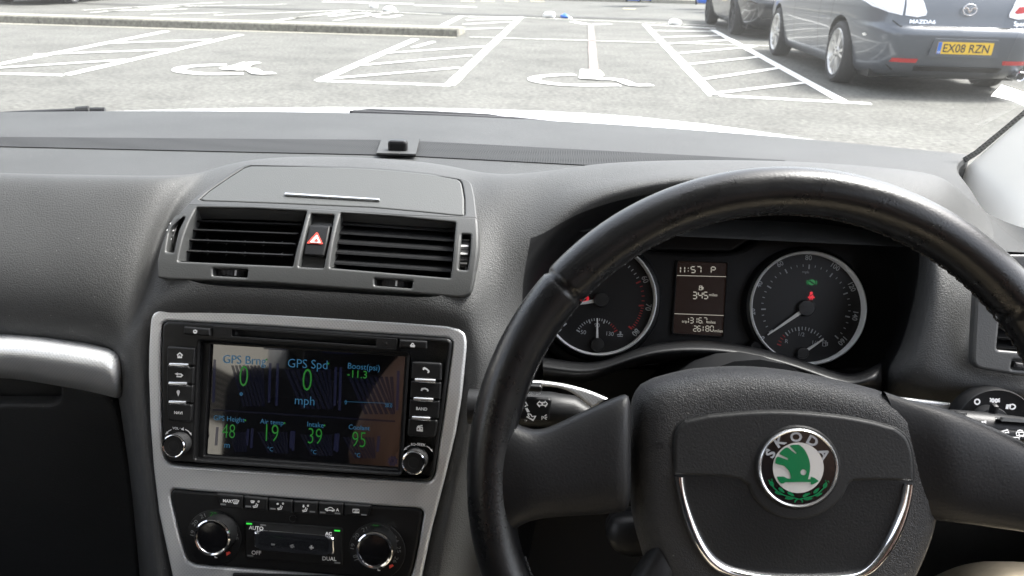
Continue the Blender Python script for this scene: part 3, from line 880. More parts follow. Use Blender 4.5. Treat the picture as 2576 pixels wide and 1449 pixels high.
# base line of the windscreen
basel = [(x, 1.18 - .217 * ((x - XC) / .647) ** 2, .953 + .018 * abs((x - XC) / .647) ** 2) for x in [XC + .74 * k / 36 for k in range(-36, 37)]]
base = [V(p) for p in basel]
m = MB()
m.grid([[p + V((0, .22, -.11)) for p in base], [p + V((0, .06, -.065)) for p in base], [p + V((0, .03, -.02)) for p in base]], mBLK)
m.build('scuttle', own)
top = [V((XC + (p.x - XC) * .80, .42 - .05 * ((p.x - XC) / .647) ** 2, 1.425 - .03 * ((p.x - XC) / .647) ** 2)) for p in base]
m = MB()
rows = []
for i in range(9):
    t = i / 8; rows.append([a.lerp(b, t) + V((0, .03, .02)) * math.sin(math.pi * t) + V((0, .01, 0)) for a, b in zip(base, top)])
m.grid(rows, mGLASS); m.build('windscreen', own)
# black dotted edge band of the glass
def band(pts, wd, name, inset):
    m = MB(); m.grid([[p for p in pts], [p + q for p, q in zip(pts, inset)]], mFRIT); m.build(name, own)
# lower band follows the glass near the right corner
e0 = [atY(u, v, Y) for u, v, Y in ((1950, 374, .99), (2050, 387, .985), (2150, 399, .98), (2260, 411, .975), (2350, 416, .96), (2400, 410, .945), (2450, 380, .925), (2510, 331, .90), (2576, 276, .87), (2700, 172, .83), (2900, 0, .77))]
e1 = [atY(u, v, Y) for u, v, Y in ((1950, 380, .985), (2050, 394, .98), (2150, 408, .975), (2260, 425, .97), (2370, 433, .955), (2425, 424, .94), (2474, 392, .92), (2532, 341, .895), (2600, 283, .865), (2722, 178, .825), (2920, 8, .765))]
e1 = [a.lerp(b, .6) for a, b in zip(e0, e1)]
m = MB(); m.grid([e0, e1], mFRIT); m.build('glass_edge_band', own)
ph_ = thing('glass_reflection', 'pale white-edged patch on the windscreen by the right pillar, standing for a reflection', 'reflection', atY(2540, 240, .93))
PH = PL(atY(2540, 240, .93), 55)  # modelled shape that stands for a reflection in the windscreen corner
m = MB(); panel(m, PH, [rp([(2494, 240), (2520, 214), (2600, 240), (2600, 274), (2545, 252)], 3)], 0, .0006, mREFL); m.build('reflection_patch', ph_)
m = MB(); strokes(m, PH, [[(2494, 242), (2522, 215), (2600, 241)], [(2494, 240), (2545, 252), (2600, 276)]], .0010, mPAPER, .0012); m.build('reflection_edge', ph_)  # plain white used for the edge of the reflection, no paper here
# pale right pillar
pl0 = [(2419, 431, .945), (2436, 478, .91), (2466, 530, .86), (2510, 566, .80), (2576, 582, .72), (2700, 590, .62)]
loA = [atY(*p) for p in pl0]
dirp = (atY(2900, 5, .765) - atY(2425, 424, .945))
m = MB(); rows = []
for i in range(8):
    t = -.12 + i / 7 * 1.37; row = []
    for j, p in enumerate(loA):
        s_ = j / (len(loA) - 1)
        row.append(p + dirp * t + V((-.012, -.01, 0)) * math.sin(math.pi * s_) * min(1, .5 + t))
    rows.append(row)
m.grid(rows, mPILL); m.build('pillar_trim', own)
lp = [V((2 * XC - p.x, p.y, p.z)) for p in loA]
m = MB(); m.grid([[p + V((-dirp.x, dirp.y, dirp.z)) * (i / 5 * 1.25) for p in lp] for i in range(6)], mPILL); m.build('pillar_trim', own)
# roof, doors, floor, rear
m = MB()
m.grid([[V((XC + x, y, 1.45 - .10 * (x / .62) ** 2 - (.0 if y > -1.2 else .12) - max(0, y) * .05)) for x in (-.60, -.4, -.2, 0, .2, .4, .60)] for y in (.46, .2, -.3, -.8, -1.2, -1.8)], mHEAD)
m.build('roof_lining', own)
m = MB()
m.grid([[V((XC + x, y, 1.49 - .10 * (x / .66) ** 2 - (.0 if y > -1.2 else .12) - max(0, y) * .05)) for x in (-.66, -.4, 0, .4, .66)] for y in (.48, .2, -.3, -.8, -1.2, -1.85)], mBODYW)
m.build('roof', own)
m = MB()
for s in (-1, 1):
    X = XC + s * .76
    m.grid([[V((X - s * a, y, z)) for y in (1.0, .5, 0, -.5, -1.2, -1.9)] for z, a in ((.25, .02), (.5, .0), (.7, .0), (.80, .01), (.88, .04), (.90, .08), (.85, .10))], mSATB)
m.build('door_panel', own)
m = MB()
for s in (-1, 1):
    X = XC + s * .76
    m.grid([[V((X + s * .10, y, .30)) for y in (1.1, 0, -1.9)], [V((X + s * .10, y, .80)) for y in (1.1, 0, -1.9)], [V((X + s * .04, y, .905)) for y in (1.1, 0, -1.9)]], mBODYW)
    m.box((X - s * .05, -.32, 1.18), (.06, .14, .58), mHEAD); m.box((X - s * .08, -1.5, 1.18), (.06, .5, .55), mHEAD)
m.build('side_wall', own)
m = MB(); m.grid([[V((XC + x, y, z)) for x in (-.78, 0, .78)] for y, z in ((1.25, .80), (1.20, .55), (1.02, .36), (.6, .30), (-2, .30), (-2.0, 1.0), (-1.75, 1.0))], mDARKF)
m.build('cabin_floor', own)
m = MB(); m.box((XC, .15, .45), (.22, 1.1, .34), mSATB, bev=.03); m.build('centre_tunnel', own)

mTINT = glassy('added_tint_glass', (.22, .23, .23))  # unseen rear glass, tint added to cut the light entering the cabin
m = MB(); m.grid([[V((XC + x, -2.02, .95)) for x in (-.66, .66)], [V((XC + x * .9, -1.80, 1.36)) for x in (-.66, .66)]], mTINT); m.build('unseen_rear_screen', own)
m = MB(); m.grid([[V((XC + .73, y, .90)) for y in (-.40, -1.24)], [V((XC + .63, y, 1.38)) for y in (-.40, -1.24)]], mTINT); m.build('unseen_rear_pane', own)
def seat(x, name, label, y0=-.12):
    r = thing(name, label, 'seat', (x, y0, .3))
    m = MB(); m.box((x, y0 - .02, .50), (.50, .54, .16), mSEAT, bev=.06); m.build('cushion', r)
    m = MB(); m.box((x, y0 - .40, .82), (.48, .14, .62), mSEAT, M.Rotation(R_(-16), 3, 'X'), .06); m.build('backrest', r)
    m = MB(); m.box((x, y0 - .53, 1.22), (.27, .11, .18), mSEAT, M.Rotation(R_(-10), 3, 'X'), .05)
    m.tube([(x - .06, y0 - .50, 1.04), (x - .06, y0 - .52, 1.2)], .007, mCHR); m.tube([(x + .06, y0 - .50, 1.04), (x + .06, y0 - .52, 1.2)], .007, mCHR)
    m.build('headrest', r)
seat(XC - .37, 'front_seat', 'dark cloth front seat on the passenger side, mirrored in the display', -.44)
seat(XC + .345, 'front_seat', 'dark cloth front seat the driver sits on', -.20)

# wiper parked at the foot of the windscreen
wi = thing('wiper', 'black wiper lying along the foot of the windscreen', 'wiper', atY(1100, 290, 1.25))
m = MB()
m.tube([atY(u, v, Y) for u, v, Y in ((880, 283, 1.26), (930, 282, 1.26), (1100, 289, 1.25), (1230, 295, 1.24), (1310, 304, 1.22))], [.003, .0055, .006, .0055, .003], mBLK, 8)
m.build('arm', wi)
m = MB(); m.tube([atY(u, v, Y) for u, v, Y in ((890, 284, 1.24), (1290, 301, 1.22), (1700, 345, 1.12))], .005, mRUBB, 8); m.build('blade', wi)
wi2 = thing('wiper', 'short end of a dark wiper at the left foot of the windscreen', 'wiper', atY(200, 277, 1.08))
m = MB(); m.tube([atY(u, v, Y) for u, v, Y in ((-120, 294, 1.03), (60, 287, 1.06), (190, 281, 1.08))], [.003, .005, .005], mBLK, 8); m.build('arm', wi2)
m = MB(); m.tube([atY(u, v, Y) for u, v, Y in ((192, 279, 1.08), (224, 276, 1.085))], .0058, mSATB, 8)
m.tube([atY(u, v, Y) for u, v, Y in ((228, 278, 1.08), (264, 278, 1.085))], .0045, mBLK, 8); m.build('joint', wi2)

# ---------------------------------------------------------------- dashboard
dash = thing('dashboard', 'dark grained vinyl dashboard across the car', 'dashboard', (XC, .62, .9))
D1 = ray(755, 1010); D1 = CAM + D1 * (.50 / D1.y)
P1 = PL(D1, 20)
def p1(u, v, off=0.0): return P1.hit(u, v, off)
q = ray(790, 722); O2 = CAM + q * ((P1.hit(790, 722).y) / q.y)
P2 = BPL(O2, 30)
hz = P2.hit(800, 531, .006)                                           # hinge between vents and lid
P3 = PL(hz, 90 - 22)

SHX = [(.60, .356), (.63, .356), (.66, .358), (.69, .362), (.72, .368), (.75, .376), (.78, .385), (.82, .395), (.855, .404), (.88, .413), (.91, .428), (.945, .452), (1.3, .62)]
# upper shelf: dark fine-textured top between the pad and the glass
m = MB(); rows = []
def shelf(x, t):
    k = (x - XC) / .647
    q = V((x, 1.18 - .217 * k * k, .953 + .018 * k * k)).lerp(V((x, .60, .972)), t)
    return q + V((0, 0, .004)) * math.sin(math.pi * t)
for t in [k / 24 for k in range(25)]:
    lo, hi = .2, .62
    for _ in range(30):
        mid = (lo + hi) / 2
        if mid < interp(SHX, shelf(mid, t).y): lo = mid
        else: hi = mid
    row = [shelf(XC - .74 + (lo - XC + .74) * k / 80, t) for k in range(81)]
    e = row[-1]
    row += [e + V((.003, 0, -.001)), e + V((.006, 0, -.005)), e + V((.008, 0, -.07))]
    rows.append(row)
rows.insert(0, [p + V((0, .01, -.05)) for p in rows[0]])
m.grid(rows, mVTOP); m.build('top_shelf', dash, sharp=.5)
# perforated strip along the shelf
m = MB()
def shelfpt(u, v, dz=.003):
    lo, hi = .3, 1.6
    d = ray(u, v)
    for _ in range(40):
        t = (lo + hi) / 2; p = CAM + d * t
        yb = 1.18 - .217 * ((p.x - XC) / .647) ** 2; zb = .953 + .018 * abs((p.x - XC) / .647) ** 2
        k = min(max((yb - p.y) / (yb - .60), 0), 1)
        zs_ = zb + (.972 - zb) * k + .004 * math.sin(math.pi * k) + dz
        if p.z > zs_: lo = t
        else: hi = t
    return p
r0, r1 = [], []
for u in range(-600, 2000, 25):
    va = 344 + (8 * max(0, u) / 1000 if u < 1050 else 8 + (u - 1000) * .052); vb = va + (24 if u < 0 else 24 + 14 * min(u, 1000) / 1000)
    r0.append(shelfpt(u, va, .0011)); r1.append(shelfpt(u, vb, .0011))
m.grid([r0, r1, [p + V((0, -.0005, -.003)) for p in r1]], mMESH); m.build('defrost_grille', dash)
# small sensor block on a plate
sn = MB()
f0 = [shelfpt(u, v, .004) for u, v in ((962, 348), (1056, 351), (1046, 392), (947, 389))]
f1 = [p + V((0, 0, .002)) for p in f0]
sn.add(f0 + f1, [(4, 7, 6, 5), (0, 1, 5, 4), (1, 2, 6, 5), (2, 3, 7, 6), (3, 0, 4, 7)], mVTOP)
sp_ = sn.build('sensor_plate', dash)
sn = MB(); c = shelfpt(1001, 368, .010); sn.box(c, (.021, .012, .014), mBLK, bev=.003); sn.build('sensor', sp_)

# main pad: control grid (u, v, Y or a plane offset)
A, B_, C_ = 'A', 'B', 'C'
def P(u, v, y): return atY(u, v, y)
def K(u, v, off=0.0): return P1.hit(u, v, off)
def H(u, v, off=0.0): return P2.hit(u, v, off)
def Lp(u, v, off=0.0): return P3.hit(u, v, off)
cols = []
def colm(*pts): cols.append(list(pts))
colm(P(0, 432, .60), P(0, 470, .580), P(0, 600, .545), P(0, 720, .520), P(0, 843, .512), P(0, 862, .53), P(0, 975, .545), P(0, 1030, .56), P(0, 1200, .62), P(0, 1470, .70))
cols[0] = [p + V((-.36, 0, 0)) for p in cols[0]]
colm(P(0, 432, .60), P(0, 470, .580), P(0, 600, .545), P(0, 720, .520), P(0, 843, .512), P(0, 862, .53), P(0, 975, .545), P(0, 1030, .56), P(0, 1200, .62), P(0, 1470, .70))
colm(P(180, 433, .60), P(180, 470, .580), P(180, 600, .545), P(180, 720, .520), P(180, 856, .512), P(180, 872, .53), P(180, 985, .545), P(180, 1030, .56), P(180, 1200, .62), P(180, 1470, .70))
colm(P(330, 436, .60), P(305, 475, .582), P(285, 600, .549), P(272, 720, .524), P(272, 868, .512), P(280, 890, .53), P(294, 1000, .56), P(300, 1050, .58), P(328, 1200, .62), P(360, 1470, .68))
colm(P(420, 436, .605), P(405, 475, .586), P(362, 600, .555), P(334, 720, .530), P(296, 870, .510), P(299, 895, .511), K(303, 1000, -.012), K(311, 1050, -.012), K(336, 1200, -.012), K(369, 1470, -.012))
colm(P(490, 430, .63), P(462, 476, .604), P(402, 600, .573), P(374, 716, .546), K(318, 850, .002), K(318, 890, .003), K(324, 1000, .003), K(331, 1050, .003), K(356, 1200, .003), K(388, 1470, .003))
colm(P(530, 414, .66), H(470, 490, -.012), H(418, 585, -.008), H(392, 705, -.006), K(352, 795, .004), K(352, 890, .004), K(356, 1000, .004), K(362, 1050, .004), K(385, 1200, .004), K(415, 1470, .004))
colm(P(575, 402, .67), Lp(540, 470, -.014), H(452, 575, -.006), H(420, 715, .007), K(385, 776, .008), K(392, 890, -.010), K(397, 1000, -.010), K(405, 1050, -.010), K(420, 1200, -.010), K(450, 1470, -.010))
colm(P(650, 391, .685), Lp(640, 420, -.014), H(620, 560, -.016), H(612, 722, .007), K(610, 771, .008), K(610, 890, -.012), K(610, 1000, -.012), K(610, 1050, -.012), K(620, 1200, -.012), K(640, 1470, -.012))
colm(P(800, 386, .69), Lp(800, 418, -.014), H(800, 570, -.016), H(800, 733, .007), K(800, 783, .008), K(800, 890, -.012), K(800, 1000, -.012), K(800, 1050, -.012), K(800, 1200, -.012), K(800, 1470, -.012))
colm(P(1000, 394, .69), Lp(1000, 430, -.014), H(1000, 580, -.016), H(1000, 745, .007), K(1000, 797, .008), K(1000, 890, -.012), K(1000, 1000, -.012), K(1000, 1050, -.012), K(980, 1200, -.012), K(960, 1470, -.012))
colm(P(1120, 409, .685), Lp(1150, 452, -.012), H(1178, 600, -.006), H(1172, 757, .007), K(1150, 806, .008), K(1150, 890, -.010), K(1140, 1000, -.010), K(1130, 1050, -.010), K(1095, 1200, -.010), K(1045, 1470, -.010))
colm(P(1190, 424, .67), H(1205, 500, -.012), H(1214, 600, -.006), H(1205, 755, .000), K(1190, 815, .004), K(1188, 890, .004), K(1178, 1000, .004), K(1170, 1050, .004), K(1135, 1200, .004), K(1088, 1470, .004))
colm(P(1262, 433, .655), P(1258, 480, .615), P(1258, 580, .580), P(1250, 700, .552), P(1245, 815, .535), K(1235, 890, .003), K(1225, 1000, .003), K(1215, 1050, .003), K(1180, 1200, .002), K(1130, 1470, .002))
colm(P(1330, 428, .652), P(1345, 490, .610), P(1336, 622, .564), P(1312, 715, .551), P(1318, 810, .545), P(1335, 885, .545), P(1345, 1000, .555), P(1340, 1050, .56), P(1320, 1200, .56), P(1300, 1470, .56))
colm(P(1400, 420, .655), P(1425, 466, .612), P(1428, 544, .568), P(1372, 665, .60), P(1360, 800, .62), P(1375, 870, .62), P(1380, 960, .58), P(1380, 1050, .58), P(1400, 1200, .60), P(1400, 1470, .62))
colm(P(1500, 404, .66), P(1530, 452, .612), P(1550, 492, .571), P(1480, 600, .66), P(1400, 800, .70), P(1420, 900, .70), P(1450, 960, .66), P(1480, 1050, .60), P(1500, 1200, .62), P(1500, 1470, .68))
colm(P(1650, 397, .66), P(1680, 433, .612), P(1720, 458, .575), P(1700, 560, .68), P(1650, 800, .72), P(1650, 900, .72), P(1650, 960, .66), P(1650, 1050, .60), P(1650, 1200, .62), P(1650, 1470, .70))
colm(P(1830, 396, .66), P(1850, 428, .612), P(1870, 450, .575), P(1870, 560, .68), P(1870, 800, .72), P(1870, 900, .72), P(1870, 960, .66), P(1870, 1050, .60), P(1870, 1200, .62), P(1870, 1470, .70))
colm(P(2000, 399, .66), P(2020, 432, .612), P(2040, 458, .575), P(2080, 560, .68), P(2080, 800, .72), P(2080, 900, .72), P(2080, 960, .66), P(2050, 1050, .60), P(2050, 1200, .62), P(2050, 1470, .70))
colm(P(2150, 408, .66), P(2170, 445, .612), P(2200, 490, .575), P(2260, 620, .66), P(2250, 800, .68), P(2230, 890, .66), P(2200, 950, .60), P(2180, 1050, .58), P(2150, 1200, .60), P(2150, 1470, .68))
colm(P(2300, 420, .67), P(2310, 470, .612), P(2318, 560, .575), P(2330, 670, .585), P(2292, 800, .575), P(2268, 880, .560), P(2215, 935, .540), P(2250, 1030, .54), P(2250, 1200, .58), P(2250, 1470, .66))
colm(P(2400, 436, .71), P(2405, 500, .63), P(2370, 600, .582), P(2348, 690, .552), P(2320, 810, .535), P(2292, 890, .525), P(2275, 960, .518), P(2300, 990, .545), P(2330, 1200, .58), P(2350, 1470, .66))
colm(P(2446, 505, .74), P(2462, 560, .66), P(2440, 620, .59), P(2420, 710, .552), P(2400, 820, .532), P(2380, 920, .518), P(2370, 985, .512), P(2370, 1008, .54), P(2400, 1200, .58), P(2400, 1470, .66))
colm(P(2600, 594, .70), P(2600, 614, .66), P(2590, 670, .60), P(2580, 740, .575), P(2580, 840, .565), P(2580, 940, .530), P(2580, 1000, .508), P(2580, 1022, .535), P(2580, 1200, .58), P(2580, 1470, .66))
cols.append([p + V((.13, 0, 0)) for p in cols[-1]])
rows = [[c[i] for c in cols] for i in range(10)]
rows.insert(0, [p + V((0, .035, -.012)) for p in rows[0]])
rows.insert(0, [p + V((0, .03, -.07)) for p in rows[0]])
m = MB(); m.grid(rows, mVINYL)
nc = len(cols); keep = [i for i in range(len(m.f)) if not (i // (nc - 1) in (3, 4) and 7 <= i % (nc - 1) <= 10)]
kd = m.mi(mSATB)
m.m = [kd if (i // (nc - 1) >= 4 and 14 <= i % (nc - 1) <= 20) else k for i, k in enumerate(m.m)]
m.f = [m.f[i] for i in keep]; m.m = [m.m[i] for i in keep]; m.s = [m.s[i] for i in keep]
m.build('pad', dash, subsurf=3)

# left silver trim strip
te = [(-900, 846), (-400, 846), (0, 848), (72, 853), (144, 862.5), (215, 874.5), (268, 886.5), (283, 893), (288, 900)]
be = [(-900, 940), (-400, 940), (0, 942), (72, 953), (144, 965), (216, 977), (268, 990), (292, 996), (297, 999)]
rows = []
for k, (t, y) in enumerate(((-.12, .515), (0, .500), (.12, .489), (.32, .481), (.55, .479), (.78, .483), (.92, .490), (1.0, .500), (1.05, .52))):
    rows.append([atY(a[0] + (b[0] - a[0]) * t, a[1] + (b[1] - a[1]) * t, .510 + (y - .50) * (.7, .7, .7, .7, .7, .65, .55, .4, .3)[i]) for i, (a, b) in enumerate(zip(te, be))])
rows = [r + [r[-1] + V((.003, .03, 0))] for r in rows]
m = MB(); m.grid(rows, mSILV); m.build('trim_strip', dash, subsurf=1)
# glovebox lid with a notch under the trim
PG = PL(atY(100, 1030, .535), -14)
m = MB(); panel(m, PG, [rp([(-900, 1018), (132, 1020), (150, 1008), (150, 966), (262, 990), (296, 1030), (330, 1200), (352, 1450), (352, 1560), (-900, 1560)], [2, 10, 8, 4, 20, 20, 40, 20, 2, 2])], -.01, .014, mGLOV, .004)
m.build('glovebox_lid', dash)
# lower dash beam around the column, binnacle lip
bar = []
for (u, v0, v1, y) in ((1366, 903, 957, .535), (1420, 913, 960, .532), (1480, 920, 961, .530), (1535, 911, 935, .532), (1610, 878, 913, .535), (1690, 862, 906, .538), (1790, 862, 905, .540), (1890, 876, 912, .540), (2000, 905, 942, .538), (2080, 935, 975, .535), (2150, 955, 1000, .53), (2212, 918, 982, .53), (2218, 920, 985, .545)):
    vm = (v0 + v1) / 2; bar.append([atY(u, v0 - 6, y + .05), atY(u, v0, y + .012), atY(u, v0 + (v1 - v0) * .25, y), atY(u, vm + 4, y - .003), atY(u, v1, y + .01), atY(u, v1 + 4, y + .08)])
m = MB(); m.grid([[c[i] for c in bar] for i in range(6)], mSATB); m.build('binnacle_lip', dash, subsurf=2)
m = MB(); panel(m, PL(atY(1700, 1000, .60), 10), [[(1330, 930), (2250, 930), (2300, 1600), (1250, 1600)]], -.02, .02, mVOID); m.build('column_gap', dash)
m = MB(); m.tube([(.131, .455, .868), (.131, .62, .80)], .065, mSATB, 24); m.build('column_shroud', dash)
# curved silver piece behind the left stalk, and a short one at the far right
PS = PL(atY(1430, 1000, .525), 20)
m = MB(); panel(m, PS, [sp(zz(ZL, (520, 60), (600, 44), (700, 50), (850, 74), (1000, 115), (1140, 172)), 4, False) + sp(zz(ZL, (1030, 240), (980, 205), (930, 165), (830, 108), (700, 86), (520, 82)), 4, False)], 0, .006, mSILV, .002); m.build('trim_strip', dash)
PSR = PL(atY(2380, 1020, .515), 20)
m = MB(); panel(m, PSR, [zz(ZD, (-160, 690), (560, 775), (520, 900), (300, 900), (-160, 800))], 0, .005, mSILV, .0015); m.build('trim_strip', dash)

# right air vent
rv = thing('air_vent', 'air vent at the right end of the dashboard, half hidden by the wheel rim', 'air vent', atY(2520, 800, .525))
PV = PL(atY(2450, 930, .518), 22)
m = MB()
outl = rp([(2462, 640), (2700, 640), (2700, 960), (2560, 945), (2446, 925), (2452, 800)], [20, 5, 5, 10, 26, 60])
panel(m, PV, [outl, rp([(2522, 745), (2680, 755), (2680, 895), (2508, 880)], 8), rp([(2548, 906), (2680, 918), (2680, 936), (2544, 928)], 4)], 0, .008, mHOUS, .002); m.build('housing', rv)
m = MB(); sheet(m, PV, [[(2500, 735), (2700, 745), (2700, 945), (2490, 940)]], -.02, mVOID); m.build('duct', rv)
for k in range(5):
    m = MB(); a = PV.hit(2516, 762 + k * 27); b = PV.hit(2690, 772 + k * 27)
    m.box((a + b) / 2 + V((0, .012, -.002)), ((b - a).length, .020, .0016), mSATB, M.Rotation(R_(8), 3, 'X')); m.build('slat', rv)
m = MB(); panel(m, PV, [rp([(2556, 910), (2680, 922), (2680, 934), (2552, 926)], 3)], .001, .008, mRUBB, .003); m.build('thumbwheel', rv)
m = MB(); panel(m, PV, [rp([(2490, 700), (2560, 705), (2560, 740), (2488, 735)], 4)], .006, .004, mHOUS, .0015); m.build('ledge', rv)

# ---------------------------------------------------------------- central air vents with storage lid
av = thing('ventilation_unit', 'grey central ventilation unit with two vents and a storage lid on top', 'air vent', O2)
VL = [(490, 480), (870, 486), (1247, 505), (1215, 630), (1175, 770), (1150, 885), (750, 868), (362, 850), (375, 780), (400, 680), (440, 575)]
VR = [(1480, 518), (1880, 545), (2272, 582), (2262, 700), (2250, 850), (2235, 965), (1820, 930), (1405, 895), (1412, 830), (1430, 720), (1455, 610)]
HZ = [(1275, 523), (1437, 532), (1405, 700), (1362, 897), (1190, 888), (1225, 720)]
TL = [(352, 545), (410, 548), (365, 640), (332, 790), (280, 785), (300, 650)]
TR = [(2312, 662), (2376, 666), (2370, 780), (2352, 912), (2288, 906), (2300, 780)]
BL = [(600, 897), (842, 906), (836, 962), (600, 948)]
BR = [(1712, 968), (1976, 984), (1968, 1036), (1712, 1016)]
front = sp(zz(ZV, (300, 618), (245, 740), (218, 850)), 3, False) + rp(zz(ZV, (222, 960), (300, 975)), 0) + zz(ZV, (300, 975), (600, 985), (1000, 1000), (1500, 1037), (2000, 1073), (2290, 1098)) + sp(zz(ZV, (2330, 1095), (2372, 1070), (2392, 1000)), 3, False) + sp(zz(ZV, (2410, 880), (2425, 760), (2425, 640), (2418, 545)), 4, False) + zz(ZV, (1900, 525), (1400, 490), (900, 464), (430, 455)) + zz(ZV, (380, 510))
m = MB()
panel(m, P2, [front] + [rp(zz(ZV, *L), 4) for L in (VL, VR, HZ, TL, TR, BL, BR)], -.012, .018, mHOUS, .0016)
hs_ = m.build('housing', av, sharp=.42)
upl = zz(ZV, (455, 435)) + sp(zz(ZV, (520, 380), (640, 292), (760, 215), (830, 184)), 3, False) + sp(zz(ZV, (1100, 190), (1500, 205), (1900, 232), (2200, 265)), 3, False) + sp(zz(ZV, (2340, 287), (2378, 315), (2400, 400)), 3, False) + zz(ZV, (2418, 553), (1900, 533), (1400, 498), (900, 472), (428, 463))
lid = zz(ZV, (508, 424)) + sp(zz(ZV, (570, 370), (700, 280), (815, 207)), 3, False) + sp(zz(ZV, (860, 193), (1200, 196), (1700, 213), (2100, 250)), 3, False) + sp(zz(ZV, (2285, 283), (2316, 312), (2335, 420)), 3, False) + sp(zz(ZV, (2336, 518), (2310, 536), (2100, 516)), 3, False) + zz(ZV, (1700, 480), (1000, 450), (540, 434))
m = MB(); panel(m, P3, [upl, lid], -.014, .0142, mHOUS, .0010); m.build('surround', av)
c0 = V((sum(p[0] for p in lid) / len(lid), sum(p[1] for p in lid) / len(lid)))
lidin = [tuple(c0 + (V(p) - c0) * .9935) for p in lid]
m = MB(); panel(m, P3, [lidin], -.012, .0126, mLID, .0014)
ld = m.build('storage_lid', av)
m = MB(); panel(m, P3, [rp(zz(ZV, (1095, 376), (1748, 417), (1748, 428), (1095, 389)), 2)], .0003, .0022, mALU, .0006); m.build('handle_strip', ld)
def inset(name, pts, depth, mat):           # floor of a recess
    m = MB(); sheet(m, P2, [zz(ZV, *pts)], depth, mat); return m.build(name, hs_)
inset('duct', [(340, 450), (1290, 470), (1190, 920), (330, 880)], -.034, mVOID)
inset('duct', [(1440, 500), (2300, 560), (2270, 1000), (1380, 930)], -.034, mVOID)
for pts in (TL, TR, BL, BR): inset('slot', pts, -.010, mVOID)
def slats(side, ys, tilt, th, dep, name):
    vn = thing  # parts, each vent is a part of the panel
    frame = MB()
    L = VL if side == 'L' else VR
    wall = [P2.h2(ZV(*p)) for p in L]
    rows = [[P2.w(x, y, z) for x, y in wall] for z in (.002, -.034)]
    frame.grid(rows, mSATB, False, True)
    fr = frame.build('vent', av)
    for (xa, ya), (xb, yb) in ys:
        a = P2.hit(*ZV(xa, ya), -.004); b = P2.hit(*ZV(xb, yb), -.004)
        d = (b - a); ex_ = d.normalized(); n_ = P2.n; up = n_.cross(ex_).normalized()
        ax = (n_ * math.cos(R_(tilt)) + up * math.sin(R_(tilt)))       # from blade root (inside) to its front edge
        pu = ex_.cross(ax).normalized()
        if pu.z < 0: pu = -pu
        s = MB(); vs = []
        for e in (a, b):
            for k, hgt in ((0, 0), (-.0012, th / 2), (-dep, th / 2), (-dep, -th / 2), (-.0012, -th / 2)):
                vs.append(e + ax * k + pu * hgt)
        s.add(vs, [(0, 5, 6, 1), (1, 6, 7, 2), (2, 7, 8, 3), (3, 8, 9, 4), (4, 9, 5, 0), (0, 1, 2, 3, 4), (9, 8, 7, 6, 5)], mSATB)
        s.build('slat', fr)
    return fr
fl = slats('L', [((470, 513), (1232, 545)), ((437, 570), (1205, 600)), ((412, 632), (1188, 663)), ((390, 702), (1170, 733)), ((376, 778), (1153, 810))], -8, .0018, .022, 'v')
frr = slats('R', [((1470, 598), (2267, 652)), ((1448, 660), (2262, 715)), ((1436, 728), (2256, 782)), ((1424, 796), (2250, 850)), ((1412, 868), (2240, 925))], -34, .0022, .022, 'v')
m = MB()                                      # vertical guide fins behind the left blades
for k in range(6):
    for yy in (716, 792):
        a = P2.hit(*ZV(440 + k * 128, yy - 4 + k * 4), -.010); m.box(a, (.0008, .003, .0032), mHOUS)
m.build('guide_fin', fl)
# hazard switch block
m = MB()
sheet(m, P2, [zz(ZV, *HZ)], -.002, mHOUS); m.build('switch_recess', hs_)
m = MB(); hbp = [(1266, 598), (1410, 606), (1392, 710), (1368, 816), (1222, 806), (1240, 700)]
panel(m, P2, [rp(zz(ZV, *hbp), 3)], -.006, .010, mSATB, .0016)
panel(m, P2, [rp(zz(ZV, (1319, 646), (1249, 724), (1252, 727), (1356, 733), (1358, 730)), 4)], .004, .0006, mHAZ)
panel(m, P2, [rp(zz(ZV, (1318, 666), (1268, 719), (1344, 725)), 3)], .0047, .0004, mTICK)
panel(m, P2, [rp(zz(ZV, (1317, 690), (1296, 711), (1328, 714)), 2)], .0052, .0003, mHAZ)
m.build('hazard_button', av)
def thumb(ca, cb, wa, ticks, vertical):
    a = P2.hit(*ZV(*ca), -.006); b = P2.hit(*ZV(*cb), -.006)
    c = (a + b) / 2; ax_l = (b - a).normalized(); half = (b - a).length / 2
    side = P2.n.cross(ax_l).normalized(); R = half * 1.25
    m = MB(); N = 40; rows = []
    cc = c - P2.n * (R * .55)
    for wk in (-1, -.82, .82, 1):
        row = []
        for k in range(N + 1):
            an = math.pi * k / N
            rr = R * (.96 if abs(wk) == 1 else (1.0 if (k // 2) % 2 else .972))
            row.append(cc + ax_l * (-rr * math.cos(an)) + P2.n * (rr * math.sin(an)) + side * (wa * wk))
        rows.append(row)
    m.grid(rows, mRUBB, False)
    for t in ticks:
        an = math.acos(max(-1, min(1, -(t * 2 - 1) * half / R))) if True else 0
        p = cc + ax_l * (-R * 1.012 * math.cos(an)) + P2.n * (R * 1.012 * math.sin(an))
        tn = (ax_l * math.sin(an) + P2.n * math.cos(an)).normalized(); nn = (ax_l * -math.cos(an) + P2.n * math.sin(an))
        m.add([p + side * (wa * .8) + tn * .0007, p - side * (wa * .8) + tn * .0007, p - side * (wa * .8) - tn * .0007, p + side * (wa * .8) - tn * .0007], [(0, 1, 2, 3)], mTICK)
    return m.build('thumbwheel', av)
thumb((382, 552), (306, 784), .0036, (.08, .24, .44, .68, .93), True)
thumb((2344, 668), (2320, 906), .0045, (.06, .2, .38, .6, .85), True)
thumb((606, 923), (838, 934), .0036, (.76,), False)
thumb((1716, 994), (1970, 1010), .0036, (.64,), False)

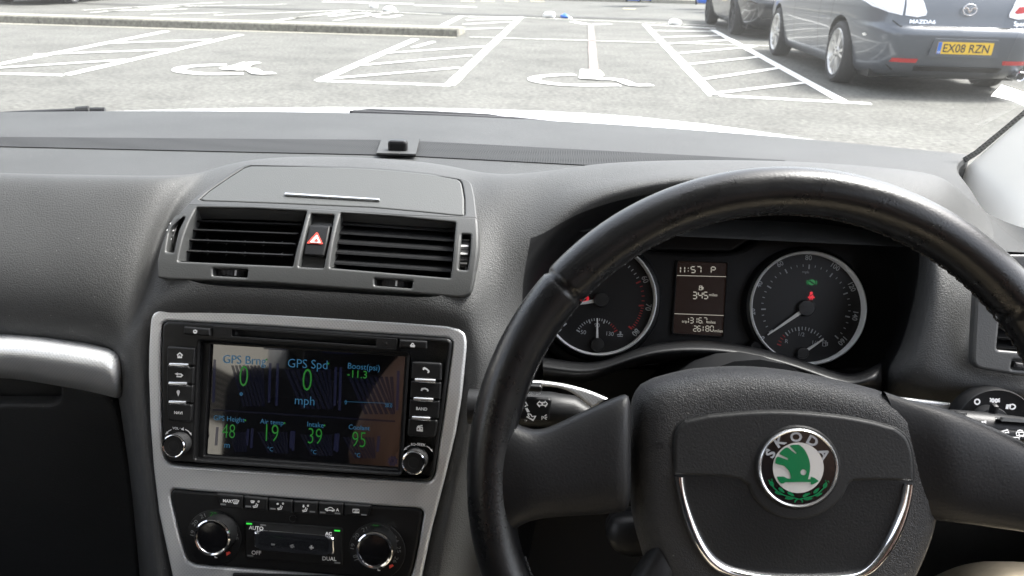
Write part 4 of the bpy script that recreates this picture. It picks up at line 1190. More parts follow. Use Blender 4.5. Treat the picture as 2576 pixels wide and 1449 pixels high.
# ---------------------------------------------------------------- silver console frame
cf = thing('console_frame', 'silver cross-hatched frame around the stereo and the climate panel', 'trim', P1.hit(770, 1230))
fo = sp(zz(ZH, (72, 180), (85, 90), (130, 42), (200, 28)), 3, False) + sp(zz(ZH, (800, 58), (1500, 100), (2100, 140), (2350, 160)), 3, False) + sp(zz(ZH, (2450, 185), (2495, 225), (2508, 290)), 3, False) + [(1172, 880), (1160, 1000), (1145, 1090), (1115, 1215), (1085, 1330), (1060, 1449), (1040, 1560), (455, 1560), (432, 1449), (398, 1290), (385, 1180), (376, 1060), (372, 940), (373, 880)]
unit = sp(zz(ZH, (160, 220), (168, 150), (205, 122)), 3, False) + zz(ZH, (1000, 165), (1700, 212), (2340, 252)) + sp(zz(ZH, (2375, 258), (2402, 285), (2400, 340)), 3, False) + zz(ZH, (2340, 800), (2270, 1280)) + sp(zz(ZH, (2255, 1330), (2225, 1358), (2180, 1362)), 3, False) + zz(ZH, (1200, 1300), (280, 1235)) + sp(zz(ZH, (230, 1225), (190, 1190), (175, 1130)), 3, False) + zz(ZH, (160, 900), (155, 500))
clim = sp(zz(ZK, (255, 180), (262, 145), (285, 122)), 3, False) + zz(ZK, (420, 135), (1300, 205), (2000, 262), (2370, 285)) + sp(zz(ZK, (2410, 295), (2432, 320), (2430, 370)), 3, False) + zz(ZK, (2400, 560), (2350, 800), (2310, 920)) + zz(ZK, (1200, 830), (480, 775)) + sp(zz(ZK, (430, 755), (400, 725), (375, 670)), 3, False) + zz(ZK, (310, 430))
m = MB(); panel(m, P1, [fo, unit, clim], -.004, .0085, mSILV, .002, res=3); m.build('frame', cf)
m = MB(); panel(m, P1, [rp([(584, 1443), (720, 1447), (870, 1452), (1000, 1458), (1000, 1500), (584, 1500)], 4)], .0045, .003, mBLK, .001); m.build('tray_edge', cf)

# ---------------------------------------------------------------- stereo
hu = thing('car_stereo', 'black car stereo with a lit touch screen of blue and green gauges', 'car stereo', P1.hit(755, 1010))
shr = lambda L, k=.994: [tuple(V((sum(p[0] for p in L) / len(L), sum(p[1] for p in L) / len(L))) * (1 - k) + V(p) * k) for p in L]
scr_hole = rp(zz(ZH, (458, 280), (2052, 385), (1993, 1292), (420, 1186)), 5)
slot = rp(zz(ZH, (706, 190), (1816, 268), (1812, 316), (704, 240)), 3)
m = MB(); panel(m, P1, [shr(unit), scr_hole, slot], -.010, .0165, mBLK, .0022, res=3)
fas = m.build('fascia', hu)
m = MB(); sheet(m, P1, [rp(zz(ZH, (690, 170), (1830, 250), (1825, 335), (690, 260)), 0)], -.004, mVOID); m.build('disc_slot', fas)
m = MB(); panel(m, P1, [rp(zz(ZH, (560, 160), (1980, 260), (1975, 350), (560, 252)), 5), slot], .0060, .0012, mSATB, .0004)
for x, y in ((631, 215), (1892, 293)): panel(m, P1, [rp(zz(ZH, (x - 14, y - 10), (x + 14, y - 8), (x + 14, y + 10), (x - 14, y + 8)), 1)], .0073, .0002, mVOID)
panel(m, P1, [rp(zz(ZH, (712, 205), (745, 208), (745, 230), (712, 227)), 1)], -.001, .001, mDIMT)
m.build('slot_bezel', hu)
# screen: bezel, glass, picture
m = MB(); panel(m, P1, [scr_hole, rp(zz(ZH, (540, 300), (2045, 395), (1985, 1262), (492, 1158)), 3)], -.003, .004, mSATB, .0012); bz = m.build('screen_bezel', hu)
m = MB(); sheet(m, P1, [zz(ZH, (450, 270), (2060, 380), (2000, 1300), (410, 1190))], -.0024, mSCR)
scr = m.build('screen', hu)
m = MB(); so_ = -.0023
def card(x0, y0, x1, y1, sl=.062, r=8):      # faint bluish gauge card outlines
    f = lambda x, y: ZH(x, y)
    for (xa, xb) in ((x0 - 26, x0 - 6), (x1 + 6, x1 + 26)):
        sheet(m, P1, [[f(xa, y0 + 90 + sl * (xa - x0)), f(xb, y0 + 90 + sl * (xb - x0)), f(xb - 10, y1 - 40), f(xa - 10, y1 - 40)]], so_, mSCRB)
card(590, 330, 985, 790); card(1075, 360, 1490, 815); card(1560, 390, 1970, 850)
card(610, 850, 815, 1120); card(880, 860, 1150, 1140); card(1200, 880, 1490, 1160); card(1540, 900, 1820, 1170)
mTILE = emi('tile_blue', (.05, .07, .30), .004, .05)
for (x0, y0, x1, y1) in ((700, 430, 960, 780), (1110, 460, 1480, 800), (1600, 520, 1960, 840), (680, 960, 820, 1130), (900, 960, 1140, 1140), (1230, 980, 1480, 1160), (1560, 1000, 1810, 1180)):
    for k in range(9):
        a = k / 9; b = a + .07
        sheet(m, P1, [[ZH(x0 + (x1 - x0) * a, y0 + (y1 - y0) * .1), ZH(x0 + (x1 - x0) * b, y0 + (y1 - y0) * .1), ZH(min(x1, x0 + (x1 - x0) * (b + .35)), y1), ZH(min(x1 - 4, x0 + (x1 - x0) * (a + .35)), y1)]], so_ + .0001, mTILE)
for (x0, y0, x1, y1) in ((950, 318, 1130, 340), (1400, 345, 1640, 368), (560, 800, 1960, 812)):
    sheet(m, P1, [[ZH(x0, y0), ZH(x1, y0 + (x1 - x0) * .064), ZH(x1, y1 + (x1 - x0) * .064), ZH(x0, y1)]], so_ + .0001, mTILE)
t1 = .0003 + so_
def st(s, a, b, mat, bold=-.006): txt(m, P1, s, ZH(*a), ZH(*b), mat, t1, bold, 1.45 if s.isdigit() else 1.04)
st('GPS Brng', (637, 446), (965, 462), mBLU); st('GPS Spd', (1136, 478), (1440, 494), mBLU); st('Boost(psi)', (1598, 488), (1842, 506), mBLU)
st('0', (760, 622), (826, 628), mGRN2, -.012); st('0', (1245, 656), (1316, 662), mGRN2, -.012); st('-11.3', (1592, 556), (1744, 566), mGRN2, .005)
st('mph', (1190, 762), (1340, 772), mBLU); st('GPS Height', (566, 884), (803, 902), mBLU); st('Air temp', (924, 910), (1102, 924), mBLU)
st('Intake', (1286, 934), (1412, 944), mBLU); st('Coolant', (1604, 954), (1766, 966), mBLU)
st('48', (628, 1018), (728, 1026), mGRN2, -.012); st('19', (966, 1044), (1062, 1050), mGRN2, -.012); st('39', (1290, 1064), (1396, 1072), mGRN2, -.012); st('95', (1628, 1088), (1732, 1096), mGRN2, -.012)
for x, y in ((980, 1122), (1313, 1144), (1650, 1168)): st('\u00b0C', (x, y), (x + 42, y + 3), mBLU)
st('m', (648, 1096), (688, 1100), mBLU); st('0', (1574, 764), (1588, 765), mBLU); st('20.0', (1882, 784), (1938, 788), mBLU)
strokes(m, P1, [[P1.h2(ZH(*p), t1) for p in arc((778, 684), 9, 0, 360, 12)]], .0007, mBLU, t1, False)
strokes(m, P1, [zz(ZH, (1570, 742), (1940, 757))], .0002, mBLU, t1)
for x, y in ((971, 420), (1448, 450), (809, 886), (1110, 908), (1418, 926)): sheet(m, P1, [zz(ZH, (x - 6, y - 6), (x + 6, y - 6), (x + 6, y + 6), (x - 6, y + 6))], t1, mGRN2)
gear = []
for k in range(32):
    a = 2 * math.pi * k / 32; r = 40 if (k // 2) % 2 else 30
    gear.append(ZH(1942 + r * math.cos(a), 1200 + r * math.sin(a)))
sheet(m, P1, [gear, [ZH(1942 + 20 * math.cos(2 * math.pi * k / 16), 1200 + 20 * math.sin(2 * math.pi * k / 16)) for k in range(16)]], t1, mSCRB)
for d in (-9, 0, 9): strokes(m, P1, [zz(ZH, (1930, 1199 + d), (1954, 1201 + d))], .0006, mSCRB, t1)
m.build('screen_picture', scr)
# keys
def key(pts, draw=None, r=3, name='button', h=.004):
    k = MB(); panel(k, P1, [rp(zz(ZH, *pts), r)], .0055, h, mSATB, .0014)
    if draw: draw(k, .0055 + h + .0004)
    return k.build(name, hu)
def stroke_key(lines, wd=.0010):
    return lambda k, o: strokes(k, P1, [zz(ZH, *L) for L in lines], wd, mTICK, o)
def text_key(s, a, b): return lambda k, o: txt(k, P1, s, ZH(*a), ZH(*b), mTICK, o, .035)
key([(334, 165), (534, 182), (538, 240), (332, 226)], stroke_key([arc((424, 203), 12, -50, 230, 12), [(424, 188), (424, 202)]]))
key([(1994, 266), (2206, 278), (2204, 342), (1990, 330)], stroke_key([[(2096, 293), (2080, 310), (2112, 312), (2096, 293)], [(2080, 318), (2112, 320)]]))
key([(206, 318), (420, 332), (414, 470), (206, 455)], stroke_key([[(285, 386), (306, 368), (328, 388)], [(292, 386), (292, 402), (320, 404), (320, 388)], [(302, 392), (310, 393)], [(302, 398), (310, 399)]], .0009), 5)
key([(204, 462), (412, 477), (406, 612), (204, 598)], stroke_key([[(292, 524), (276, 528), (292, 538)], [(278, 529), (315, 531), (326, 540), (315, 551), (280, 549)]]))
def pin(k, o):
    sheet(k, P1, [[ZH(294 + 13 * math.cos(R_(a)), 668 + 14 * math.sin(R_(a))) for a in range(150, 391, 20)] + [ZH(294, 704)]], o, mTICK)
key([(204, 606), (406, 620), (400, 755), (204, 742)], pin)
key([(204, 750), (400, 764), (392, 905), (212, 890)], text_key('NAVI', (262, 836), (326, 841)), 8)
key([(2090, 434), (2318, 448), (2316, 588), (2082, 574)], stroke_key([[(2176, 488), (2186, 484), (2205, 494), (2220, 508), (2220, 518)], [(2176, 488), (2184, 498)], [(2210, 518), (2220, 518)]], .0012), 5)
key([(2080, 582), (2314, 596), (2306, 730), (2074, 718)], stroke_key([[(2164, 660), (2168, 646), (2190, 642), (2210, 650), (2214, 664)]], .0012))
key([(2072, 726), (2304, 738), (2292, 876), (2064, 864)], text_key('BAND', (2122, 806), (2208, 812)))
key([(2062, 872), (2290, 884), (2268, 1022), (2052, 1010)], stroke_key([[(2131, 936), (2172, 926)], [(2131, 942), (2172, 942), (2170, 966), (2130, 964), (2131, 942)], [(2140, 934), (2146, 928)], [(2156, 931), (2162, 925)], [(2146, 949), (2156, 955), (2146, 960)]]), 8)
for (x0, y0, x1, y1) in ((232, 460, 374, 466), (228, 604, 364, 609), (230, 748, 354, 754), (2118, 578, 2272, 586), (2108, 722, 2254, 731), (2096, 868, 2230, 876)):
    k = MB(); k.tube([P1.hit(*ZH(x0, y0), .0095), P1.hit(*ZH((x0 + x1) / 2, (y0 + y1) / 2), .0102), P1.hit(*ZH(x1, y1), .0095)], .0017, mALU, 10); k.build('key_divider', hu)
def knob(P, c, r, h, name, parent, capmat, ring=True, tex=True):
    x, y = P.h2(c, .0065 + h); mx = P.mat() @ M.Translation((x, y, .0045))
    k = MB(); N = 64; rows = []
    for z, kk in ((0, 1.02), (h * .15, 1.0), (h * .9, .98)):
        rows.append([mx @ V(((r * kk * (.975 if (a % 2) else 1.0)) * math.cos(2 * math.pi * a / N), (r * kk * (.975 if (a % 2) else 1.0)) * math.sin(2 * math.pi * a / N), z)) for a in range(N)])
    k.grid(rows, mRUBB if tex else mBLK, True, True); b = k.build(name, parent)
    k = MB(); k.lathe(mx, [(r * .96, h * .86), (r * 1.01, h * .92), (r * 1.0, h * 1.0), (r * .93, h * 1.04), (r * .85, h * 1.02), (r * .82, h * .97)], mCHR, 48); k.build('ring', b)
    k = MB(); k.lathe(mx, [(r * .83, h * .97), (r * .80, h * 1.0), (r * .45, h * 1.0), (r * .43, h * .985), (r * .41, h * 1.0), (0, h * 1.005)] if tex else [(r * .83, h * .97), (r * .78, h * .985), (0, h * .97)], capmat, 48); k.build('cap', b)
    return b
knob(P1, ZH(246, 1092), .0087, .013, 'volume_knob', hu, mSATB)
knob(P1, ZH(2098, 1220), .0087, .013, 'seek_knob', hu, mSATB)
k = MB()
def arctext(s, pts, mat): pass
txt(k, P1, 'VOL', ZH(249, 954), ZH(298, 958), mTICK, .0071, .02); txt(k, P1, 'EQ', ZH(2084, 1080), ZH(2118, 1080), mTICK, .0071, .02)
txt(k, P1, 'SEEK', ZH(2130, 1080), ZH(2196, 1088), mTICK, .0071, .02)
sheet(k, P1, [zz(ZH, (305, 945), (310, 945), (310, 950), (305, 950))], .0071, mTICK); sheet(k, P1, [zz(ZH, (2122, 1070), (2127, 1070), (2127, 1075), (2122, 1075))], .0071, mTICK)
sheet(k, P1, [zz(ZH, (318, 948), (326, 948), (336, 938), (336, 968), (326, 960), (318, 960))], .0071, mTICK)
strokes(k, P1, [zz(ZH, (242, 958), (222, 968), (206, 982)), zz(ZH, (348, 956), (372, 970), (388, 988)), zz(ZH, (2078, 1080), (2056, 1090), (2040, 1104)), zz(ZH, (2202, 1084), (2224, 1098), (2240, 1116))], .0006, mTICK, .0071)
for L in ([(206, 972), (194, 996), (218, 986)], [(378, 984), (396, 1004), (394, 980)], [(2042, 1092), (2027, 1116), (2052, 1108)], [(2230, 1112), (2248, 1130), (2246, 1106)]): sheet(k, P1, [zz(ZH, *L)], .0071, mTICK)
k.build('printed_marks', hu)

# ---------------------------------------------------------------- climate panel
ac = thing('climate_panel', 'black climate control panel with two chrome-ringed temperature knobs', 'climate control', P1.hit(745, 1340))
m = MB(); panel(m, P1, [shr(clim)], -.008, .0125, mBLK, .0022, res=3); cpan = m.build('fascia', ac)
CO = .0045
tops = [(650, 160), (885, 180), (1098, 202), (1312, 222), (1528, 234), (1748, 246), (1992, 264)]
bots = [(690, 282), (888, 296), (1098, 312), (1312, 330), (1528, 342), (1748, 352), (1962, 358)]
def fan_screen(k, x, y, s, o, sq=False):
    if sq: strokes(k, P1, [zz(ZK, (x - s, y - s * .55), (x + s, y - s * .5), (x + s, y + s * .55), (x - s, y + s * .5), (x - s, y - s * .55))], .0005, mTICK, o)
    else: strokes(k, P1, [zz(ZK, (x - s, y - s * .5), (x - s * .4, y - s * .62), (x + s * .4, y - s * .58), (x + s, y - s * .4), (x + s * .55, y + s * .6), (x - s * .55, y + s * .5), (x - s, y - s * .5))], .0005, mTICK, o)
    for d in (-.35, 0, .35): strokes(k, P1, [zz(ZK, (x + d * s, y - s * .35), (x + d * s + s * .12, y - s * .05), (x + d * s - s * .02, y + s * .25), (x + d * s + s * .08, y + s * .75))], .0004, mTICK, o)
def figure(k, x, y, o):
    strokes(k, P1, [zz(ZK, (x + 8, y - 20), (x + 2, y + 2), (x - 24, y + 8)), zz(ZK, (x + 20, y - 12), (x + 12, y + 12), (x - 20, y + 18))], .0006, mTICK, o)
    strokes(k, P1, [[P1.h2(ZK(*p), o) for p in arc((x + 26, y - 34), 6, 0, 360, 10)]], .0005, mTICK, o, False)
for i in range(6):
    k = MB(); a, b, c, d = tops[i], tops[i + 1], bots[i + 1], bots[i]
    panel(k, P1, [rp(zz(ZK, (a[0] + 4, a[1]), (b[0] - 4, b[1]), (c[0] - 4, c[1]), (d[0] + 4, d[1])), 3)], .002, .0052, mSATB, .0014)
    o = .0077
    led = ((690, 252), (905, 270), (1116, 290), (1456, 316), (1545, 322), (1898, 342))[i]
    leds = [led] + ([(1672, 330)] if i == 4 else [])
    for x, y in leds: sheet(k, P1, [zz(ZK, (x, y - 9), (x + 48, y - 5), (x + 48, y + 9), (x, y + 5))], o, mDIMT)
    if i == 0: txt(k, P1, 'MAX', ZK(712, 232), ZK(788, 238), mTICK, o, .03); fan_screen(k, 820, 230, 28, o)
    if i == 1: fan_screen(k, 966, 230, 16, o); figure(k, 992, 262, o)
    if i == 2:
        sheet(k, P1, [zz(ZK, (1172, 242), (1182, 242), (1182, 236), (1194, 248), (1182, 260), (1182, 254), (1172, 254))], o, mTICK); figure(k, 1202, 280, o)
    if i == 3:
        sheet(k, P1, [zz(ZK, (1398, 256), (1410, 256), (1410, 268), (1416, 268), (1404, 282), (1392, 268), (1398, 268))], o, mTICK); figure(k, 1416, 298, o)
    if i == 4:
        strokes(k, P1, [zz(ZK, (1590, 300), (1592, 292), (1612, 288), (1626, 278), (1646, 280), (1658, 292), (1670, 298), (1670, 306), (1590, 300))], .0005, mTICK, o)
        strokes(k, P1, [[P1.h2(ZK(*p), o) for p in arc((1608, 303), 6, 0, 360, 8)], [P1.h2(ZK(*p), o) for p in arc((1654, 307), 6, 0, 360, 8)]], .0005, mTICK, o, False)
        txt(k, P1, 'A', ZK(1682, 310), ZK(1708, 312), mTICK, o, .03)
    if i == 5: fan_screen(k, 1854, 308, 26, o, True)
    k.build('button', ac)
ctrp = rp(zz(ZK, (903, 394), (1742, 456), (1740, 786), (905, 716)), [4, 8, 10, 8])
m = MB(); panel(m, P1, [ctrp], .0035, .0020, mSATB, .0008)
o = .0059
for L in ([(1100, 408), (1102, 505)], [(1314, 424), (1316, 516)], [(1528, 440), (1528, 530)], [(905, 556), (962, 562)], [(1672, 618), (1740, 624)], [(1106, 654), (1106, 732)], [(1528, 690), (1530, 770)]): strokes(m, P1, [zz(ZK, *L)], .0006, mVOID, o)
for (x, y, mt) in ((912, 418, mGRN), (1668, 478, mGRN), (1032, 430, mDIMT), (922, 692, mDIMT), (1670, 754, mDIMT)):
    sheet(m, P1, [zz(ZK, (x, y - 8), (x + 50, y - 4), (x + 50, y + 9), (x, y + 5))], o, mt)
for s, a, b in (('AUTO', (934, 466), (1058, 476)), ('AC', (1590, 516), (1646, 520)), ('OFF', (958, 682), (1040, 686)), ('DUAL', (1566, 732), (1686, 738))): txt(m, P1, s, ZK(*a), ZK(*b), mTICK, o, .015)
m.build('key_block', ac)
m = MB(); panel(m, P1, [rp(zz(ZK, (972, 484), (1664, 540), (1668, 690), (976, 630)), [8, 8, 10, 10]), rp(zz(ZK, (1040, 498), (1598, 546), (1600, 672), (1034, 626)), 3)], .0052, .0045, mCHR, .0016, res=3); fk = m.build('fan_frame', ac)
m = MB(); panel(m, P1, [rp(zz(ZK, (1036, 500), (1600, 548), (1600, 580), (1036, 532)), 2)], .0045, .002, mBLK, .0006)
for x, y in ((1104, 526), (1166, 532)): sheet(m, P1, [zz(ZK, (x, y - 5), (x + 42, y - 2), (x + 42, y + 7), (x, y + 4))], .0067, mGRN2)
panel(m, P1, [rp(zz(ZK, (1036, 540), (1200, 552), (1400, 570), (1600, 588), (1600, 670), (1036, 626)), 3)], .0045, .0048, mBLK, .0016)
o = .0097
strokes(m, P1, [zz(ZK, (1126, 595), (1158, 598)), zz(ZK, (1452, 622), (1492, 625)), zz(ZK, (1472, 604), (1471, 643))], .0013, mTICK, o)
for a in range(4):
    an = R_(90 * a + 20); c = (1306 + 11 * math.cos(an), 612 + 11 * math.sin(an))
    sheet(m, P1, [[ZK(c[0] + 10 * math.cos(R_(q_)) , c[1] + 8 * math.sin(R_(q_))) for q_ in range(0, 360, 36)]], o, mTICK)
m.build('fan_rocker', fk)
m = MB(); x, y = P1.h2(ZK(1312, 374), CO); m.lathe(P1.mat() @ M.Translation((x, y, CO)), [(.0027, 0), (.0030, .0008), (.0024, .001), (.0022, -.001), (0, -.0005)], mBLK, 20); m.build('sensor', ac)
def dial(cx, cy, nums):
    x, y = P1.h2(ZK(cx + 30, cy - 8), CO); m = MB()
    m.lathe(P1.mat() @ M.Translation((x, y, CO)), [(.0215, 0), (.0212, .0009), (.0205, .0011), (.0, .0011)], mBLK, 56)
    d = m.build('dial_plate', ac)
    b = knob(P1, ZK(cx, cy), .0137, .015, 'temperature_knob', ac, mGLB, True, False)
    m = MB()
    for s, px, py, ang, mt in nums: txtc(m, P1, s, ZK(px, py), .0030, R_(ang), mt, CO + .0018, 0.0, 1.25)
    rx, ry = nums[-1][1] if False else 0, 0
    sheet(m, P1, [zz(ZK, (cx + 133, cy + 118), (cx + 160, cy + 108), (cx + 174, cy + 122), (cx + 136, cy + 146))], CO + .0018, mHAZ)
    strokes(m, P1, [zz(ZK, (cx + 36, cy + 148), (cx + 38, cy + 160), (cx + 58, cy + 162))], .0006, mTICK, CO + .0018)
    m.build('scale', d)
dial(606, 548, [('19', 450, 498, 80, mDIMT), ('20', 472, 412, 52, mDIMT), ('21', 538, 352, 26, mDIMT), ('22', 630, 336, -3, mGRN2), ('23', 724, 368, -28, mDIMT), ('24', 800, 442, -55, mDIMT), ('25', 826, 530, -82, mDIMT)])
dial(2006, 658, [('19', 1826, 612, 80, mDIMT), ('18', 1850, 708, 112, mDIMT), ('20', 1856, 526, 52, mDIMT), ('21', 1928, 468, 26, mDIMT), ('22', 2025, 446, -3, mGRN2), ('23', 2122, 476, -28, mDIMT), ('24', 2196, 552, -55, mDIMT), ('25', 2222, 640, -84, mDIMT), ('26', 2194, 728, -112, mDIMT)])

# ---------------------------------------------------------------- instrument cluster
P4 = PL(atY(1760, 770, .630), 24)
ic = thing('instrument_cluster', 'instrument cluster with two round dials and a small trip display', 'instrument cluster', P4.o)
m = MB()
panel(m, P4, [sp([(1330, 760), (1350, 640), (1450, 585), (1600, 600), (1640, 628), (1840, 632), (1930, 590), (2060, 565), (2200, 590), (2290, 700), (2290, 820), (2200, 935), (2030, 975), (1900, 930), (1830, 880), (1690, 868), (1600, 905), (1500, 925), (1390, 890)], 4)], -.02, .02, mSATB, .004)
m.build('housing', ic)
m = MB(); panel(m, P4, [rp([(1420, 575), (1560, 555), (1640, 628), (1840, 632), (1950, 560), (2000, 500), (1500, 500)], 6)], .001, .008, mBLK, .002); m.build('upper_bezel', ic)

def gauge(c, re, be_, name, label=None):     # c centre, right edge, bottom edge in frame px
    C0 = V(P4.h2(c, .004)); r = ((V(P4.h2(re, .004)) - C0).length + (V(P4.h2(be_, .004)) - C0).length) / 2
    mx = P4.mat() @ M.Translation((C0.x, C0.y, 0))
    m = MB(); m.lathe(mx, [(r * 1.10, .000), (r * 1.05, .009), (r * 1.0, .0105)], mSATB, 72); m.lathe(mx, [(r * .965, .0035), (0, .0035)], mGAUGE, 72)
    g = m.build(name, ic)
    if label: g['label'] = label
    m = MB(); m.lathe(mx, [(r * 1.0, .0085), (r * .998, .0112), (r * .976, .0124), (r * .955, .0112), (r * .948, .0035)], mRING, 96); m.build('ring', g)
    return g, C0, r
def needle(g, c, tip, w0, w1, hub, tail=0.0):
    C0 = V(P4.h2(c, .006)); T = V(P4.h2(tip, .006)); d = (T - C0).normalized(); n = V((-d.y, d.x))
    m = MB(); a = C0 + d * (hub * .75)
    for z in (.0078,):
        m.add([P4.w(*(a + n * w0), z), P4.w(*(T + n * w1), z - .001), P4.w(*(T - n * w1), z - .001), P4.w(*(a - n * w0), z)], [(0, 3, 2, 1)], mNEED)
        m.add([P4.w(*(a + n * w0), z), P4.w(*(T + n * w1), z - .001), P4.w(*(T + n * w1), z - .0025), P4.w(*(a + n * w0), z - .0025)], [(0, 1, 2, 3)], mNEED)
    nd = m.build('needle', g)
    m = MB(); m.lathe(P4.mat() @ M.Translation((C0.x, C0.y, 0)), [(hub, .0035), (hub, .0075), (hub * .9, .0085), (0, .0088)], mGHUB, 28)
    e = C0 - d * hub * 1.1
    m.add([P4.w(*(C0 + d * hub + n * w0 * 1.1), .0092), P4.w(*(e + n * w0 * .9), .0092), P4.w(*(e - n * w0 * .9), .0092), P4.w(*(C0 + d * hub - n * w0 * 1.1), .0092)], [(0, 1, 2, 3)], mGHUB)
    m.build('hub', nd)
def ticks(m, f, pairs, wd, mat): strokes(m, P4, [zz(f, *p) for p in pairs], wd, mat, .0040)
# speedometer
g, C0, r = gauge((2027, 775), (2174, 778), (2020, 918), 'speedometer')
m = MB()
def ang(f, x, y):
    p = V(P4.h2(f(x, y), .004)) - C0; return math.degrees(math.atan2(p.y, p.x)) - 90
for s, x, y in (('0', 308, 938), ('20', 228, 718), ('40', 284, 490), ('60', 456, 322), ('80', 692, 270), ('100', 916, 346), ('120', 1052, 514), ('140', 1078, 755), ('160', 972, 962)):
    txtc(m, P4, s, ZS(x, y), .0044, R_(ang(ZS, x, y)), mGREYT, .0040, .015, .95)
a0_ = math.radians(ang(ZS, 340, 905) + 90); a1_ = math.radians(ang(ZS, 918, 922) + 90)
def polar_ticks(m, C0, r, a0_, a1_, n, major, r0, r1m, r1, mat, wmaj=.0011, wmin=.0006, red=None):
    while a1_ > a0_: a1_ -= 2 * math.pi
    for k in range(n + 1):
        a = a0_ + (a1_ - a0_) * k / n; mj = k % major == 0; d = V((math.cos(a), math.sin(a)))
        strokes(m, P4, [[C0 + d * r * r0, C0 + d * r * (r1m if mj else r1)]], wmaj if mj else wmin, (mREDT if red and k >= red else mat), .0040, False)
polar_ticks(m, C0, r, a0_, a1_, 32, 4, .77, .69, .73, mGREYT)
txtc(m, P4, 'mph', ZS(668, 392), .0030, R_(-3), mGREYT, .0040)
for s, x, y in (('R', 511, 962), ('1/2', 634, 905), ('1/1', 745, 974)): txtc(m, P4, s, ZS(x, y), .0032, R_(-3), mGREYT, .0040)
# fuel scale
for k in range(17):
    t = k / 16; a = R_(160 - 126 * t); cx, cy, R1, R2 = 636, 1060, 218, 190 if k % 4 else 182
    strokes(m, P4, [[V(P4.h2(ZS(cx + q_ * math.cos(a), cy - q_ * math.sin(a) * 1.0), .004)) for q_ in (R1, R2)]], .0010 if k % 4 == 0 else .0007, mREDT if k < 4 else mGREYT, .0040, False)
strokes(m, P4, [zz(ZS, (808, 1002), (810, 960), (836, 960), (834, 1004), (808, 1002)), zz(ZS, (836, 975), (848, 972), (848, 998), (840, 1000)), zz(ZS, (814, 976), (832, 977))], .0006, mGREYT, .0040)
m.build('dial_print', g)
m = MB()
ring = lambda f, cx, cy, R, n=20: [f(cx + R * math.cos(2 * math.pi * k / n), cy + R * .8 * math.sin(2 * math.pi * k / n)) for k in range(n)]
sheet(m, P4, [ring(ZS, 718, 475, 31)], .0041, mGRNL)
strokes(m, P4, [zz(ZS, (682, 458), (678, 475), (682, 494)), zz(ZS, (756, 458), (760, 476), (754, 496))], .0008, mGRNL, .0041)
strokes(m, P4, [zz(ZS, (700, 462), (738, 490))], .0010, mGAUGE, .0044)
m.build('brake_light', g)
m = MB()
sheet(m, P4, [ring(ZS, 715, 562, 13)], .0041, mREDL); sheet(m, P4, [zz(ZS, (703, 570), (727, 570), (733, 590), (731, 604), (699, 604), (697, 590))], .0041, mREDL)
strokes(m, P4, [zz(ZS, (697, 594), (688, 604)), zz(ZS, (733, 594), (740, 605)), zz(ZS, (706, 602), (703, 618)), zz(ZS, (722, 602), (722, 618))], .0011, mREDL, .0041)
strokes(m, P4, [zz(ZS, (727, 574), (702, 590))], .0006, mGAUGE, .0044)
m.build('seat_belt_light', g)
needle(g, ZS(672, 688), ZS(352, 910), .0016, .0005, .0070)
needle(g, ZS(641, 1060), ZS(814, 946), .0011, .0004, .0049)
# rev counter
g, C0, r = gauge((1506, 752), (1653, 754), (1502, 893), 'rev_counter')
m = MB()
for s, x, y in (('60', 935, 350), ('70', 956, 530), ('80', 875, 692), ('0', 380, 676)): txtc(m, P4, s, ZT(x, y), .0050, R_(ang(ZT, x, y)), mGREYT, .0040, .015, .9)
for (x0, y0, x1, y1, mt, w_) in ((408, 652, 428, 634, mGREYT, .0011), (876, 376, 906, 362, mREDT, .0014), (893, 520, 924, 518, mREDT, .0014), (828, 652, 850, 670, mREDT, .0014)):
    strokes(m, P4, [zz(ZT, (x0, y0), (x1, y1))], w_, mt, .0040)
def pang(x, y): p = V(P4.h2(ZT(x, y), .004)) - C0; return math.atan2(p.y, p.x)
for (xa, ya, xb, yb, n, mt) in ((760, 215, 890, 370, 7, mGREYT), (890, 370, 908, 518, 5, mREDT), (908, 518, 838, 662, 10, mREDT)):
    a, b = pang(xa, ya), pang(xb, yb)
    for k in range(n):
        q_ = a + (b - a) * k / n; d = V((math.cos(q_), math.sin(q_))); strokes(m, P4, [[C0 + d * r * .80, C0 + d * r * .75]], .0007, mt, .0040, False)
for s, x, y in (('50', 537, 690), ('90', 625, 646), ('130', 709, 700)): txtc(m, P4, s, ZT(x, y), .0034, R_(-2), mGREYT, .0040)
for k in range(19):
    t = k / 18; a = R_(150 - 120 * t); R1, R2 = 152, (126 if k % 6 == 0 else 136)
    strokes(m, P4, [[V(P4.h2(ZT(624 + q_ * math.cos(a), 752 - q_ * math.sin(a)), .004)) for q_ in (R1, R2)]], .0011 if k % 6 == 0 else .0007, mREDT if k > 14 else mGREYT, .0040, False)
strokes(m, P4, [zz(ZT, (773, 684), (774, 706)), zz(ZT, (774, 690), (782, 690)), zz(ZT, (774, 697), (782, 697)), zz(ZT, (754, 708), (764, 704), (774, 709), (784, 704), (792, 709)), zz(ZT, (756, 716), (774, 717), (790, 717))], .0007, mGREYT, .0040)
m.build('dial_print', g)
m = MB(); strokes(m, P4, [[P4.h2(ZT(*p), .0041) for p in arc((545, 475), 17, 0, 360, 16)], [P4.h2(ZT(*p), .0041) for p in arc((545, 475), 25, -50, 50, 8)], [P4.h2(ZT(*p), .0041) for p in arc((545, 475), 25, 130, 230, 8)]], .0008, mREDL, .0041, False)
txtc(m, P4, 'P', ZT(545, 475), .0032, 0, mREDL, .0041, .03); m.build('brake_light', g)
needle(g, ZT(650, 482), ZT(470, 514), .0016, .0008, .0064)
needle(g, ZT(626, 770), ZT(627, 600), .0010, .0004, .0058)
